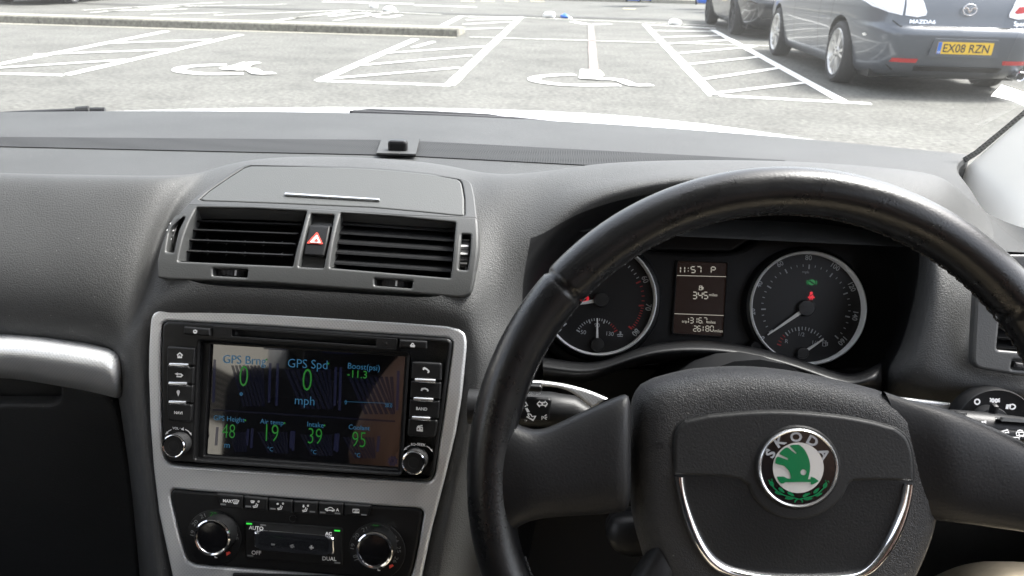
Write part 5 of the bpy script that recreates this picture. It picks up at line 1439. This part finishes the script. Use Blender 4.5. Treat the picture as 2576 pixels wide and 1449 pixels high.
# trip display
m = MB(); panel(m, P4, [rp(zz(ZT, (1135, 222), (1476, 236), (1446, 728), (1104, 706)), 8), rp(zz(ZT, (1146, 232), (1464, 246), (1436, 716), (1116, 696)), 6)], -.0005, .004, mBLK, .001); td = m.build('trip_display', ic)
m = MB(); sheet(m, P4, [zz(ZT, (1140, 226), (1472, 240), (1442, 724), (1108, 702))], .0011, mLCD)
to = .0014
SEG = {'0': 'abcdef', '1': 'bc', '2': 'abged', '3': 'abgcd', '4': 'fgbc', '5': 'afgcd', '6': 'afgedc', '7': 'abc', '8': 'abcdefg', '9': 'abcdfg', 'P': 'abgfe'}
def seg(ch, x, y, w_, h_, lean=.02, wd=.0009):   # ZT coordinates of the lower left corner
    def q(a, b): return V(P4.h2(ZT(x + a * w_ + b * h_ * lean, y - b * h_ + a * w_ * .04), to))
    e = .12
    L = {'a': ((e, 1), (1 - e, 1)), 'b': ((1, 1 - e * .5), (1, .5 + e * .5)), 'c': ((1, .5 - e * .5), (1, e * .5)), 'd': ((e, 0), (1 - e, 0)), 'e': ((0, e * .5), (0, .5 - e * .5)), 'f': ((0, .5 + e * .5), (0, 1 - e * .5)), 'g': ((e, .5), (1 - e, .5))}
    for c in SEG[ch]: strokes(m, P4, [[q(*L[c][0]), q(*L[c][1])]], wd, mLCDT, to, False)
for ch, x in (('1', 1136), ('1', 1163), ('5', 1230), ('7', 1268)): seg(ch, x, 306, 26, 38)
seg('P', 1360, 308, 26, 38)
for yy in (278, 296): sheet(m, P4, [zz(ZT, (1210, yy - 3), (1216, yy - 3), (1216, yy + 3), (1210, yy + 3))], to, mLCDT)
for ch, x in (('3', 1241), ('4', 1277), ('5', 1312)): seg(ch, x, 474, 25, 42)
for ch, x in (('1', 1194), ('3', 1224), ('1', 1248), ('6', 1280), ('7', 1312)): seg(ch, x, 631, 20, 34, wd=.0007)
sheet(m, P4, [zz(ZT, (1304, 630), (1308, 630), (1308, 634), (1304, 634))], to, mLCDT)
for ch, x in (('2', 1246), ('6', 1272), ('1', 1288), ('8', 1325), ('0', 1354)): seg(ch, x, 684, 20, 34, wd=.0007)
strokes(m, P4, [zz(ZT, (1137, 325), (1457, 333)), zz(ZT, (1122, 571), (1442, 583))], .0006, mLCDT, to)
for s, a, b in (('miles', (1346, 458), (1400, 460)), ('miles', (1333, 634), (1388, 636)), ('miles', (1380, 690), (1434, 692)), ('trip', (1170, 628), (1206, 630))): txt(m, P4, s, ZT(*a), ZT(*b), mLCDT, to, .01)
strokes(m, P4, [zz(ZT, (1283, 416), (1285, 392), (1300, 393), (1300, 418), (1280, 417)), zz(ZT, (1300, 402), (1307, 402), (1307, 416)), zz(ZT, (1287, 402), (1298, 402))], .0007, mLCDT, to)
m.build('display_picture', td)
m = MB(); m.tube([P4.hit(1892, 868, .0), P4.hit(1902, 874, .016)], .0042, mBLK, 14); m.build('reset_knob', ic)

# ---------------------------------------------------------------- steering wheel
WC = V((.13075537, .39339654, .8924738))
PW = PL(WC, ex=V((.99956418, .02952028, 0)), ey=V((-.01126827, .38154641, .924281)))
sw = thing('steering_wheel', 'black leather steering wheel with a winged arrow emblem in its hub', 'steering wheel', WC)
m = MB(); N = 480; rows = []
for k in range(N + 1):
    a = 2 * math.pi * k / N; d = PW.ex * math.cos(a) + PW.ey * math.sin(a); c = WC + d * .1705
    deg = math.degrees(a) % 360
    row = []
    for j in range(28):
        b = 2 * math.pi * j / 28; rr = .0137
        for s_ in (40, 140.3, 222, 318):       # stitched joints
            rr -= .0016 * math.exp(-((deg - s_) / .45) ** 2)
        if 1.0 < b < 1.0: pass
        row.append(c + d * (rr * 1.0 * math.cos(b)) + PW.n * (rr * 1.12 * math.sin(b)))
    rows.append(row)
m.grid(rows, mWLEA, True, True); rim = m.build('rim', sw, sharp=2.5)
stl = [MB(), MB()]; N = 160
for k in range(N * 2):                        # stitched seam round the inside of the rim
    a = 2 * math.pi * k / (N * 2)
    if 168 < math.degrees(a) < 200 or math.degrees(a) < 12 or math.degrees(a) > 345: continue
    d = PW.ex * math.cos(a) + PW.ey * math.sin(a); t_ = (PW.ey * math.cos(a) - PW.ex * math.sin(a))
    c = WC + d * (.1705 - .0137) - PW.n * .004
    sg = 1 if k % 2 else -1; m = stl[0 if k < N else 1]
    m.tube([c - t_ * .0012 + PW.n * (sg * .0009), c + t_ * .0012 - PW.n * (sg * .0009)], .0007, mSTITCH, 5)
for m in stl: m.build('stitching', rim)

def spoke(topE, botE, name, thick):
    n = len(topE); rows = []
    for i in range(n):
        a = PW.hit(*topE[i]); b = PW.hit(*botE[i]); c = (a + b) / 2; up = (a - b) / 2; row = []
        for k in range(28):
            t = 2 * math.pi * k / 28; cc, ss = math.cos(t), math.sin(t)
            row.append(c + up * math.copysign(abs(cc) ** .8, cc) + PW.n * (thick[i] * math.copysign(abs(ss) ** .75, ss) - .001))
        rows.append(row)
    m = MB(); m.grid(rows, mSPOKE, True, True); return m.build(name, sw, subsurf=1)
lt = zz(ZL, (330, 270), (430, 330), (520, 372), (600, 400), (680, 392), (760, 360), (880, 300), (1000, 245), (1130, 187), (1240, 142), (1292, 128), (1306, 250))
lb = zz(ZL, (300, 1150), (410, 1150), (500, 1085), (570, 1050), (660, 1028), (760, 1020), (880, 1012), (1000, 1007), (1130, 1000), (1240, 988), (1288, 975), (1300, 860))
spoke(lt, lb, 'spoke', [.0125, .0135, .015, .0155, .0155, .015, .0145, .014, .014, .0138, .0105, .002])
rt_ = zz(ZW, (1700, 180), (1850, 232), (2000, 262), (2100, 288), (2250, 345), (2400, 410), (2576, 500), (2760, 590), (2880, 560))
rb = zz(ZW, (1900, 960), (2000, 985), (2070, 995), (2180, 1005), (2300, 1022), (2420, 1038), (2576, 1058), (2760, 1090), (2900, 1180))
spoke(rt_, rb, 'spoke', [.008, .010, .0135, .014, .014, .0145, .015, .0155, .0135])
bt = zz(ZL, (1480, 1200), (1420, 1290), (1350, 1380), (1290, 1500), (1200, 1700)); bb = zz(ZL, (1620, 1440), (1600, 1520), (1540, 1620), (1480, 1700), (1380, 1800))
spoke(bt, bb, 'spoke', [.008, .010, .011, .011, .011])
# padded hub
ho = sp(zz(ZW, (128, 620), (130, 480), (148, 320), (172, 235), (215, 175)), 4, False) + sp(zz(ZW, (300, 132), (450, 92), (600, 66), (900, 54), (1200, 82), (1500, 140), (1720, 195)), 4, False) + sp(zz(ZW, (1830, 240), (1930, 315), (2010, 420), (2060, 560), (2078, 720), (2074, 880), (2052, 1040), (2010, 1180), (1950, 1320), (1860, 1500), (1700, 1640), (1400, 1740), (1100, 1760), (800, 1740), (500, 1650), (340, 1540), (250, 1360), (200, 1200), (160, 1050), (136, 850)), 4, False)
HC = ZW(1120, 700)
def dome(loop, prof, mat, name, parent, cen):
    L2 = [V(PW.h2(p, 0)) for p in loop]; c = V(PW.h2(cen, 0)); rows = []
    for k, z in prof:
        rows.append([PW.w(*(c + (p - c) * k), z) for p in L2])
    m = MB(); m.grid(rows, mat, True, True)
    b0 = (len(rows) - 1) * len(L2); m.f.append(tuple(b0 + j for j in range(len(L2)))); m.m.append(0); m.s.append(True)
    return m.build(name, parent, sharp=1.2)
hub = dome(ho, [(.93, -.05), (1.0, -.030), (1.006, -.018), (.998, -.009), (.975, -.002), (.93, .0035), (.86, .007), (.78, .008), (.72, .008)], mHUB, 'hub_pad', sw, HC)
ci = sp(zz(ZW, (372, 600), (376, 470), (400, 400), (450, 358)), 3, False) + sp(zz(ZW, (600, 324), (900, 299), (1150, 301), (1450, 330), (1650, 368)), 3, False) + sp(zz(ZW, (1780, 405), (1850, 460), (1888, 560), (1900, 690)), 3, False) + sp(zz(ZW, (1888, 800), (1872, 900), (1822, 1070), (1740, 1200), (1650, 1300), (1560, 1352)), 3, False) + sp(zz(ZW, (1300, 1375), (1050, 1375), (850, 1360), (700, 1335)), 3, False) + sp(zz(ZW, (610, 1280), (530, 1180), (470, 1060), (425, 920), (395, 780)), 3, False)
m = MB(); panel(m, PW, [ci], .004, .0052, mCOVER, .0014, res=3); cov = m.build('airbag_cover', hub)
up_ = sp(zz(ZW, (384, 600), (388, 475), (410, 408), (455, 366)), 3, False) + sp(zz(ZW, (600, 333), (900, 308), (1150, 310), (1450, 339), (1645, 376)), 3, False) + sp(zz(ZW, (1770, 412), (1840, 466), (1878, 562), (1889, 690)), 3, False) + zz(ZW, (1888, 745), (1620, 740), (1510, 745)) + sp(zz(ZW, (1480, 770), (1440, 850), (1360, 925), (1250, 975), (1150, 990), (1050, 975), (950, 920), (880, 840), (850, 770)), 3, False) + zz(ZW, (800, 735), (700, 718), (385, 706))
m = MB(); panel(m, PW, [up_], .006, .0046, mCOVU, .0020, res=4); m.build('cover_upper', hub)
# chrome U strip
uo = zz(ZW, (388, 712), (402, 800), (430, 930), (480, 1080), (550, 1210), (640, 1305), (760, 1352), (1000, 1372), (1300, 1370), (1560, 1345), (1660, 1290), (1760, 1170), (1835, 1020), (1875, 870), (1889, 760))
ui = zz(ZW, (456, 712), (470, 830), (510, 960), (560, 1080), (620, 1180), (690, 1245), (800, 1290), (1000, 1318), (1280, 1322), (1500, 1305), (1600, 1255), (1690, 1140), (1760, 1000), (1805, 870), (1826, 760))
n_ = len(uo); rows = []
for z, k in ((.008, 0), (.0105, .06), (.0128, .28), (.0132, .5), (.0122, .75), (.0100, .94), (.008, 1)):
    rows.append([PW.w(*V(PW.h2((uo[i][0] + (ui[i][0] - uo[i][0]) * k, uo[i][1] + (ui[i][1] - uo[i][1]) * k), .01)), z) for i in range(n_)])
rows = [[V(p) for p in sp(r, 4, False)] for r in rows]
m = MB(); m.grid(rows, mCHR, True)
b0 = 0; K_ = len(rows[0])
m.f.append(tuple(i * K_ for i in range(len(rows)))); m.m.append(0); m.s.append(False)
m.f.append(tuple(i * K_ + K_ - 1 for i in reversed(range(len(rows))))); m.m.append(0); m.s.append(False)
m.build('chrome_trim', hub, sharp=1.0)
# horn marks
for cx_, cy_ in ((292, 525), (1962, 578)):
    m = MB(); strokes(m, PW, [[V(PW.h2(ZW(cx_ + 26 * math.cos(R_(a)), cy_ + 13 * math.sin(R_(a))), .0085)) for a in range(0, 361, 30)]], .0008, mBLK, .0083, False)
    strokes(m, PW, [zz(ZW, (cx_ - 38, cy_ - 14), (cx_ - 30, cy_ + 4)), zz(ZW, (cx_ - 30, cy_ - 26), (cx_, cy_ - 20), (cx_ + 30, cy_ - 24))], .0007, mBLK, .0083); m.build('horn_mark', hub)
# emblem
EO = .0110
ec = V(PW.h2(ZB(932, 708), EO)); er = (V(PW.h2(ZB(1450, 720), EO)) - V(PW.h2(ZB(414, 690), EO))).length / 2
emx = PW.mat() @ M.Translation((ec.x, ec.y, EO))
m = MB(); m.lathe(emx, [(er * 1.10, -.004), (er * 1.08, -.0006), (er * 1.03, .0006), (er * 1.01, .0004)], mCOVER, 72)
m.lathe(emx, [(er * .925, .0014), (0, .0014)], mGLB, 72)
emb = m.build('emblem', hub)
m = MB(); m.lathe(emx, [(er * 1.005, .0), (er * .995, .0018), (er * .96, .0026), (er * .93, .0022), (er * .918, .0012)], mALU, 96); m.build('emblem_ring', emb)
m = MB(); eo = EO + .0018
e2 = lambda p: PW.h2(ZB(*p), eo)
sheet(m, PW, [[e2((944 + 328 * math.cos(2 * math.pi * k / 48), 712 + 326 * math.sin(2 * math.pi * k / 48))) for k in range(48)]], eo, mEMW, False)
eo2 = eo + .0003
wing = [(648, 655), (652, 610), (662, 580), (682, 568)] + [(700, 572), (808, 612), (814, 600), (806, 588), (716, 545), (700, 532)] + sp([(700, 530), (730, 492), (770, 460), (800, 449)], 3, False) + [(812, 452), (906, 530), (918, 532), (921, 518), (838, 436), (836, 426)] + sp([(838, 426), (880, 416), (930, 416), (960, 420), (1010, 460), (1055, 530), (1085, 610), (1098, 690), (1092, 770), (1078, 830), (1070, 858)], 4, False) + [(1100, 860), (1104, 830), (1112, 828), (1160, 845), (1208, 884), (1160, 915), (1118, 930), (1106, 925), (1104, 898), (1000, 895), (780, 898), (750, 916), (718, 914), (690, 880), (668, 836), (676, 824), (760, 826), (800, 848), (846, 854)] + sp([(850, 830), (835, 775), (805, 730), (760, 690), (700, 672)], 4, False)
eye = [(1011 + 38 * math.cos(2 * math.pi * k / 24), 770 + 38 * math.sin(2 * math.pi * k / 24)) for k in range(24)]
sheet(m, PW, [[PW.h2(ZB(*p), eo2) for p in wing], [PW.h2(ZB(*p), eo2) for p in eye]], eo2, mEMG, False)
for s, x, y, a in (('S', 586, 530, 62), ('K', 710, 372, 36), ('O', 916, 315, 2), ('D', 1130, 368, -26), ('A', 1278, 530, -58)):
    txtc(m, PW, s, ZB(x, y), .0056, R_(a), mEML, eo, .035, 1.15)
strokes(m, PW, [zz(ZB, (518, 478), (540, 492), (545, 466))], .0009, mEML, eo)
def leaf(x, y, a, l, w_):
    pts = []
    for k in range(12):
        t = 2 * math.pi * k / 12; px_, py_ = l * math.cos(t), w_ * math.sin(t) * (1 - .3 * math.cos(t))
        pts.append(ZB(x + px_ * math.cos(R_(a)) - py_ * math.sin(R_(a)), y + px_ * math.sin(R_(a)) + py_ * math.cos(R_(a))))
    sheet(m, PW, [[PW.h2(p, eo) for p in pts]], eo, mEMG, False)
for x, y, a, l, w_ in ((728, 1000, 40, 50, 20), (690, 1040, 25, 55, 18), (850, 1050, 30, 52, 20), (830, 1105, 5, 58, 18), (604, 922, 60, 42, 26), (1178, 1005, -42, 50, 20), (1210, 1055, -22, 52, 18), (1050, 1060, -25, 55, 20), (1070, 1112, -4, 58, 18), (1292, 935, -62, 42, 26)): leaf(x, y, a, l, w_)
strokes(m, PW, [sp(zz(ZB, (600, 935), (650, 990), (750, 1060), (880, 1100), (985, 1125), (995, 1160)), 3, False), sp(zz(ZB, (1295, 945), (1240, 1005), (1150, 1070), (1020, 1104), (920, 1125), (900, 1160)), 3, False)], .0007, mEMG, eo + .0001)
for x, y in ((568, 880), (604, 866), (1296, 880), (1332, 890)): leaf(x, y, 60, 14, 8)
m.build('emblem_print', emb)

# ---------------------------------------------------------------- stalks, light switch, knob under the spoke
PT = PL(atY(1390, 1030, .475), 18)
ls = thing('indicator_stalk', 'black indicator stalk with white arrows left of the hub', 'stalk', PT.o)
m = MB(); ax = [(1180, 1022), (1290, 1026), (1380, 1030), (1440, 1036), (1480, 1052), (1530, 1070)]; rr = [.0125, .0125, .0125, .0115, .008, .006]
m.tube([PT.hit(u, v, -.008) for u, v in ax], rr, mSATB, 20, flat=1.0)
m.build('lever', ls)
m = MB(); panel(m, PT, [rp(zz(ZL, (470, 155), (715, 168), (732, 180), (722, 318), (700, 338), (470, 322)), 12)], .001, .004, mBLK, .0018)
o = .0055
txt(m, PT, 'CANCEL', ZL(520, 142), ZL(600, 142), mTICK, o, .01); txt(m, PT, 'OFF', ZL(622, 142), ZL(653, 142), mTICK, o, .01)
strokes(m, PT, [zz(ZL, (628, 208), (648, 188), (648, 198), (662, 198), (662, 218), (648, 218), (648, 228), (628, 208)), zz(ZL, (703, 208), (684, 188), (684, 198), (668, 198), (668, 218), (684, 218), (684, 228), (703, 208)),
                zz(ZL, (525, 196), (545, 196), (560, 222), (548, 220), (540, 230)), zz(ZL, (560, 278), (582, 284), (592, 300), (616, 296), (600, 326), (552, 300), (570, 300), (560, 278))], .0007, mTICK, o)
sheet(m, PT, [zz(ZL, (540, 240), (558, 236), (576, 266), (556, 270))], o, mTICK)
txt(m, PT, 'P', ZL(660, 324), ZL(678, 324), mTICK, o, .01); strokes(m, PT, [zz(ZL, (682, 296), (696, 286)), zz(ZL, (682, 304), (700, 304)), zz(ZL, (682, 312), (696, 320))], .0006, mTICK, o)
txt(m, PT, '1x', ZL(540, 332), ZL(556, 332), mTICK, o, .0)
m.build('icon_plate', ls)
m = MB(); m.box(PT.hit(*ZL(580, 85), .004), (.016, .006, .005), mBLK, bev=.0015); m.build('slide_switch', ls)
PX = PL(atY(2490, 1085, .470), 30)
rs = thing('wiper_stalk', 'grey lit wiper stalk with white icons right of the hub', 'stalk', PX.o)
m = MB(); m.tube([PX.hit(u, v, -.004) for u, v in ((2330, 1062), (2400, 1068), (2480, 1078), (2600, 1096), (2720, 1112))], [.008, .010, .011, .0115, .0115], mSATB, 20); m.build('lever', rs)
m = MB(); panel(m, PX, [rp(zz(ZD, (880, 1130), (1700, 1170), (1760, 1330), (1200, 1330)), 12)], .004, .005, mBLK, .002)
o = .0095
for x, h_ in ((915, 8), (955, 16), (998, 24), (1036, 32)): sheet(m, PX, [zz(ZD, (x, 1062 - h_ * 1.1), (x + 32, 1064 - h_ * 1.4), (x + 32, 1066), (x, 1052))], o, mTICK)
strokes(m, PX, [zz(ZD, (1275, 1188), (1380, 1155), (1392, 1195), (1350, 1195), (1310, 1225), (1318, 1200), (1275, 1188)), zz(ZD, (1505, 1190), (1612, 1192), (1610, 1245), (1508, 1240), (1505, 1190)), zz(ZD, (1558, 1240), (1556, 1265), (1540, 1195)), zz(ZD, (1520, 1170), (1560, 1160), (1600, 1172)), zz(ZD, (1420, 1265), (1548, 1270), (1545, 1295))], .0007, mTICK, o)
m.build('icon_plate', rs)
m = MB(); panel(m, PX, [rp(zz(ZD, (560, 905), (800, 915), (815, 950), (700, 960)), 8)], .002, .008, mHOUS, .002); m.build('end_button', rs)
m = MB(); panel(m, PX, [rp(zz(ZD, (1290, 985), (1800, 1020), (1800, 1060), (1250, 1010)), 8)], .004, .006, mHOUS, .002); m.build('rotary_collar', rs)
PQ = PL(atY(2497, 1060, .495), 20)
lw = thing('light_switch', 'round black headlamp switch at the right end of the dashboard', 'light switch', PQ.o)
x, y = PQ.h2(ZD(1165, 1115), 0); r = abs(PQ.h2(ZD(1165, 555), 0)[1] - y); mx = PQ.mat() @ M.Translation((x, y, 0))
m = MB(); m.lathe(mx, [(r * 1.02, -.01), (r * 1.02, .003), (r * .985, .005), (r * .96, .0045), (0, .0045)], mSATB, 64); pl_ = m.build('dial_plate', lw)
m = MB(); o = .0049
strokes(m, PQ, [[PQ.h2(ZD(*p), o) for p in arc((938, 750), 36, 0, 360, 20)], [PQ.h2(ZD(*p), o) for p in arc((1166, 730), 14, 0, 360, 14, 24)], [PQ.h2(ZD(*p), o) for p in arc((1214, 735), 14, 0, 360, 14, 24)], [PQ.h2(ZD(*p), o) for p in arc((1440, 822), 50, -90, 90, 14, 34)]], .0010, mTICK, o, False)
strokes(m, PQ, [zz(ZD, (1440, 788), (1415, 792), (1412, 850), (1440, 856))] + [zz(ZD, (1360 - 4 * k, 795 + k * 17), (1402 - 4 * k, 797 + k * 17)) for k in range(4)] + [zz(ZD, (1122, 708 + 20 * k - (10 if k == 0 else 0)), (1146, 716 + 14 * k)) for k in range(3)] + [zz(ZD, (1268, 704 + 24 * k), (1236, 718 + 14 * k)) for k in range(3)], .0008, mTICK, o)
m.build('printed_marks', pl_)
xk, yk = PQ.h2(ZD(1140, 1080), .01); mk = PQ.mat() @ M.Translation((xk, yk, 0)); rk = r * .47
m = MB(); m.lathe(mk, [(rk, .0045), (rk * .98, .010), (rk * .9, .013), (0, .014)], mSATB, 40)
for k in range(8):
    m.box(mk @ V((rk * .2 * (k - 3.5) * .1 + (-.30 * rk), 0, .016)), (.004, .006, .034), mSATB, bev=.0015) if k == 0 else None
m.build('rotary_knob', lw)
m = MB(); m.lathe(mk @ M.Translation((-.004, -.006, 0)), [(rk * .55, .016), (rk * .55, .022), (rk * .5, .0232), (rk * .45, .0222), (0, .0222)], mALU, 32); m.lathe(mk @ M.Translation((-.004, -.006, 0)), [(rk * .49, .0236), (0, .0236)], mGLB, 32); m.build('knob_cap', lw)
# rounded knob behind the hub's lower left edge
PN = PL(atY(1560, 1340, .47), 25)
kf = thing('key_head', 'rounded black plastic knob behind the lower left edge of the hub', 'knob', PN.o)
kn = [(1530, 1310), (1524, 1330), (1528, 1355), (1545, 1378), (1575, 1392), (1610, 1394), (1640, 1380), (1640, 1290), (1580, 1285), (1545, 1292)]
def loop3(L, k, z): c = V((1585, 1338)); return [PN.w(*V(PN.h2(tuple(c + (V(p) - c) * k), 0)), z) for p in L]
kl = sp(kn, 4); rows = [loop3(kl, k, z) for k, z in ((.9, -.02), (1, -.012), (1.0, .0), (.985, .0008), (1.0, .0016), (.97, .008), (.85, .013), (.6, .016), (.2, .017))]
m = MB(); m.grid(rows, mSATB, True, True); m.f.append(tuple((len(rows) - 1) * len(kl) + j for j in range(len(kl)))); m.m.append(0); m.s.append(True); m.build('head', kf, sharp=1.4)

# footwell mat with raised tread
PF = PL(V((-.53, .80, .40)), ex=V((1, 0, 0)), ey=V((0, .82, .57)).normalized())
fm = thing('floor_mat', 'grey tread-plate foot mat beside the console in the left footwell', 'mat', PF.o)
m = MB(); panel(m, PF, [rp([(-.28, -.30), (.17, -.30), (.17, .22), (-.28, .22)], .02)], -.004, .006, mTREAD, .002, px=False); m.build('mat', fm)
m = MB()
for i in range(15):
    for j in range(17):
        x_, y_ = -.265 + i * .030, -.285 + j * .030; a = R_(45 if (i + j) % 2 else -45); d = V((math.cos(a), math.sin(a))) * .012; n2 = V((-d.y, d.x)) * .22
        c2 = V((x_, y_)); m.add([PF.w(*(c2 + d), .0022), PF.w(*(c2 + n2), .004), PF.w(*(c2 - d), .0022), PF.w(*(c2 - n2), .004)], [(0, 1, 2, 3)], mTREAD)
m.build('tread', fm)

# ---------------------------------------------------------------- the driver holding the phone (only trousers show)
pn = thing('person', 'person in beige trousers in the driver seat, only knees in view', 'person', (.13, -.2, .58))
def skin(name, nodes, edges, mat, parent, levels=2):
    me = bpy.data.meshes.new(name); me.from_pydata([n[0] for n in nodes], edges, []); me.materials.append(mat)
    o = bpy.data.objects.new(name, me); COL.objects.link(o)
    o.modifiers.new('skin', 'SKIN')
    for v, n in zip(me.skin_vertices[0].data, nodes): v.radius = (n[1], n[1] if len(n) < 3 else n[2])
    me.skin_vertices[0].data[0].use_root = True
    s_ = o.modifiers.new('sub', 'SUBSURF'); s_.levels = levels; s_.render_levels = levels
    for p in me.polygons: p.use_smooth = True
    dg = bpy.context.evaluated_depsgraph_get(); dg.update()
    m2 = bpy.data.meshes.new_from_object(o.evaluated_get(dg)); o.modifiers.clear(); o.data = m2; bpy.data.meshes.remove(me)
    m2.polygons.foreach_set('use_smooth', [True] * len(m2.polygons))
    o.parent = parent; o.matrix_parent_inverse = WORLD[parent.name].inverted(); WORLD[o.name] = M()
    return o
KR = atY(2640, 1588, .46); KL = atY(1165, 1700, .45)
body = [((.13, -.24, .64), .125, .12), ((.13, -.30, .82), .13, .10), ((.13, -.34, 1.0), .155, .10), ((.13, -.35, 1.10), .08, .075), ((.13, -.335, 1.18), .05), ((.13, -.32, 1.25), .075), ((.13, -.31, 1.34), .082),
        ((-.05, -.34, 1.06), .055), ((-.25, -.16, .87), .043), ((-.285, -.10, .855), .042), ((-.245, -.075, .97), .038), ((-.15, -.06, 1.09), .028), ((-.005, -.045, 1.155), .030),
        ((.31, -.34, 1.06), .055), ((.43, -.17, .90), .043), ((.32, -.07, 1.00), .036), ((.14, -.05, 1.12), .026), ((.105, -.045, 1.155), .030)]
skin('body', body, [(0, 1), (1, 2), (2, 3), (3, 4), (4, 5), (5, 6), (2, 7), (7, 8), (8, 9), (9, 10), (10, 11), (11, 12), (2, 13), (13, 14), (14, 15), (15, 16), (16, 17)], mSKIN, pn)
shirt = [((.13, -.24, .66), .137, .13), ((.13, -.30, .82), .142, .112), ((.13, -.34, 1.0), .166, .112), ((.13, -.35, 1.09), .085, .08), ((-.05, -.34, 1.06), .066), ((-.12, -.26, 1.0), .058), ((.31, -.34, 1.06), .066), ((.37, -.25, .98), .058)]
skin('shirt', shirt, [(0, 1), (1, 2), (2, 3), (2, 4), (4, 5), (2, 6), (6, 7)], mSHIRT, pn)
tr = [((.13, -.22, .60), .14, .12), ((.04, -.12, .61), .088), (tuple(V((.02, .12, .68)).lerp(KL, .35)), .075), (tuple(KL), .060), (tuple(KL + V((-.01, .10, -.10))), .055), (tuple(KL + V((-.02, .24, -.33))), .045),
      ((.22, -.12, .61), .088), (tuple(V((.24, .12, .68)).lerp(KR, .35)), .075), (tuple(KR), .060), (tuple(KR + V((.01, .10, -.10))), .055), (tuple(KR + V((.02, .24, -.33))), .045)]
skin('trousers', tr, [(0, 1), (1, 2), (2, 3), (3, 4), (4, 5), (0, 6), (6, 7), (7, 8), (8, 9), (9, 10)], mCHINO, pn)
for s_, Kn in ((-1, KL), (1, KR)):
    c = Kn + V((.02 * s_, .30, -.38)); skin('shoe', [(tuple(c), .042), (tuple(c + V((0, .09, -.02))), .040), (tuple(c + V((0, .17, -.035))), .030)], [(0, 1), (1, 2)], mBLK, pn)
for side in (-1, 1):                          # hands round the phone, behind the viewer
    hx = -.005 if side < 0 else .105
    for k in range(4):
        z = 1.175 - k * .017
        skin('hand_finger', [((hx, -.045, z), .009), ((hx + side * -.0 + (.02 if side < 0 else -.02), -.030, z + .004), .0085), ((hx + (.035 if side < 0 else -.035), -.040, z + .004), .0075)], [(0, 1), (1, 2)], mSKIN, pn, 1)
hd = MB(); bm = bmesh.new(); bmesh.ops.create_icosphere(bm, subdivisions=3, radius=1); bm.verts.index_update()
hd.add([V((.13 + p.co.x * .088, -.325 + p.co.y * .105, 1.37 + p.co.z * .085)) for p in bm.verts], [[q.index for q in f.verts] for f in bm.faces if sum(q.co.z for q in f.verts) > -.3 or sum(q.co.y for q in f.verts) < -1.2], mHAIR, True); bm.free()
hd.build('hair', pn)
ph = thing('phone', 'black phone held by the driver, behind the viewpoint', 'phone', (.05, -.05, 1.165))
m = MB(); m.box((.05, -.052, 1.168), (.145, .008, .072), mGLB, M.Rotation(R_(-22), 3, 'X'), .003); m.build('case', ph)
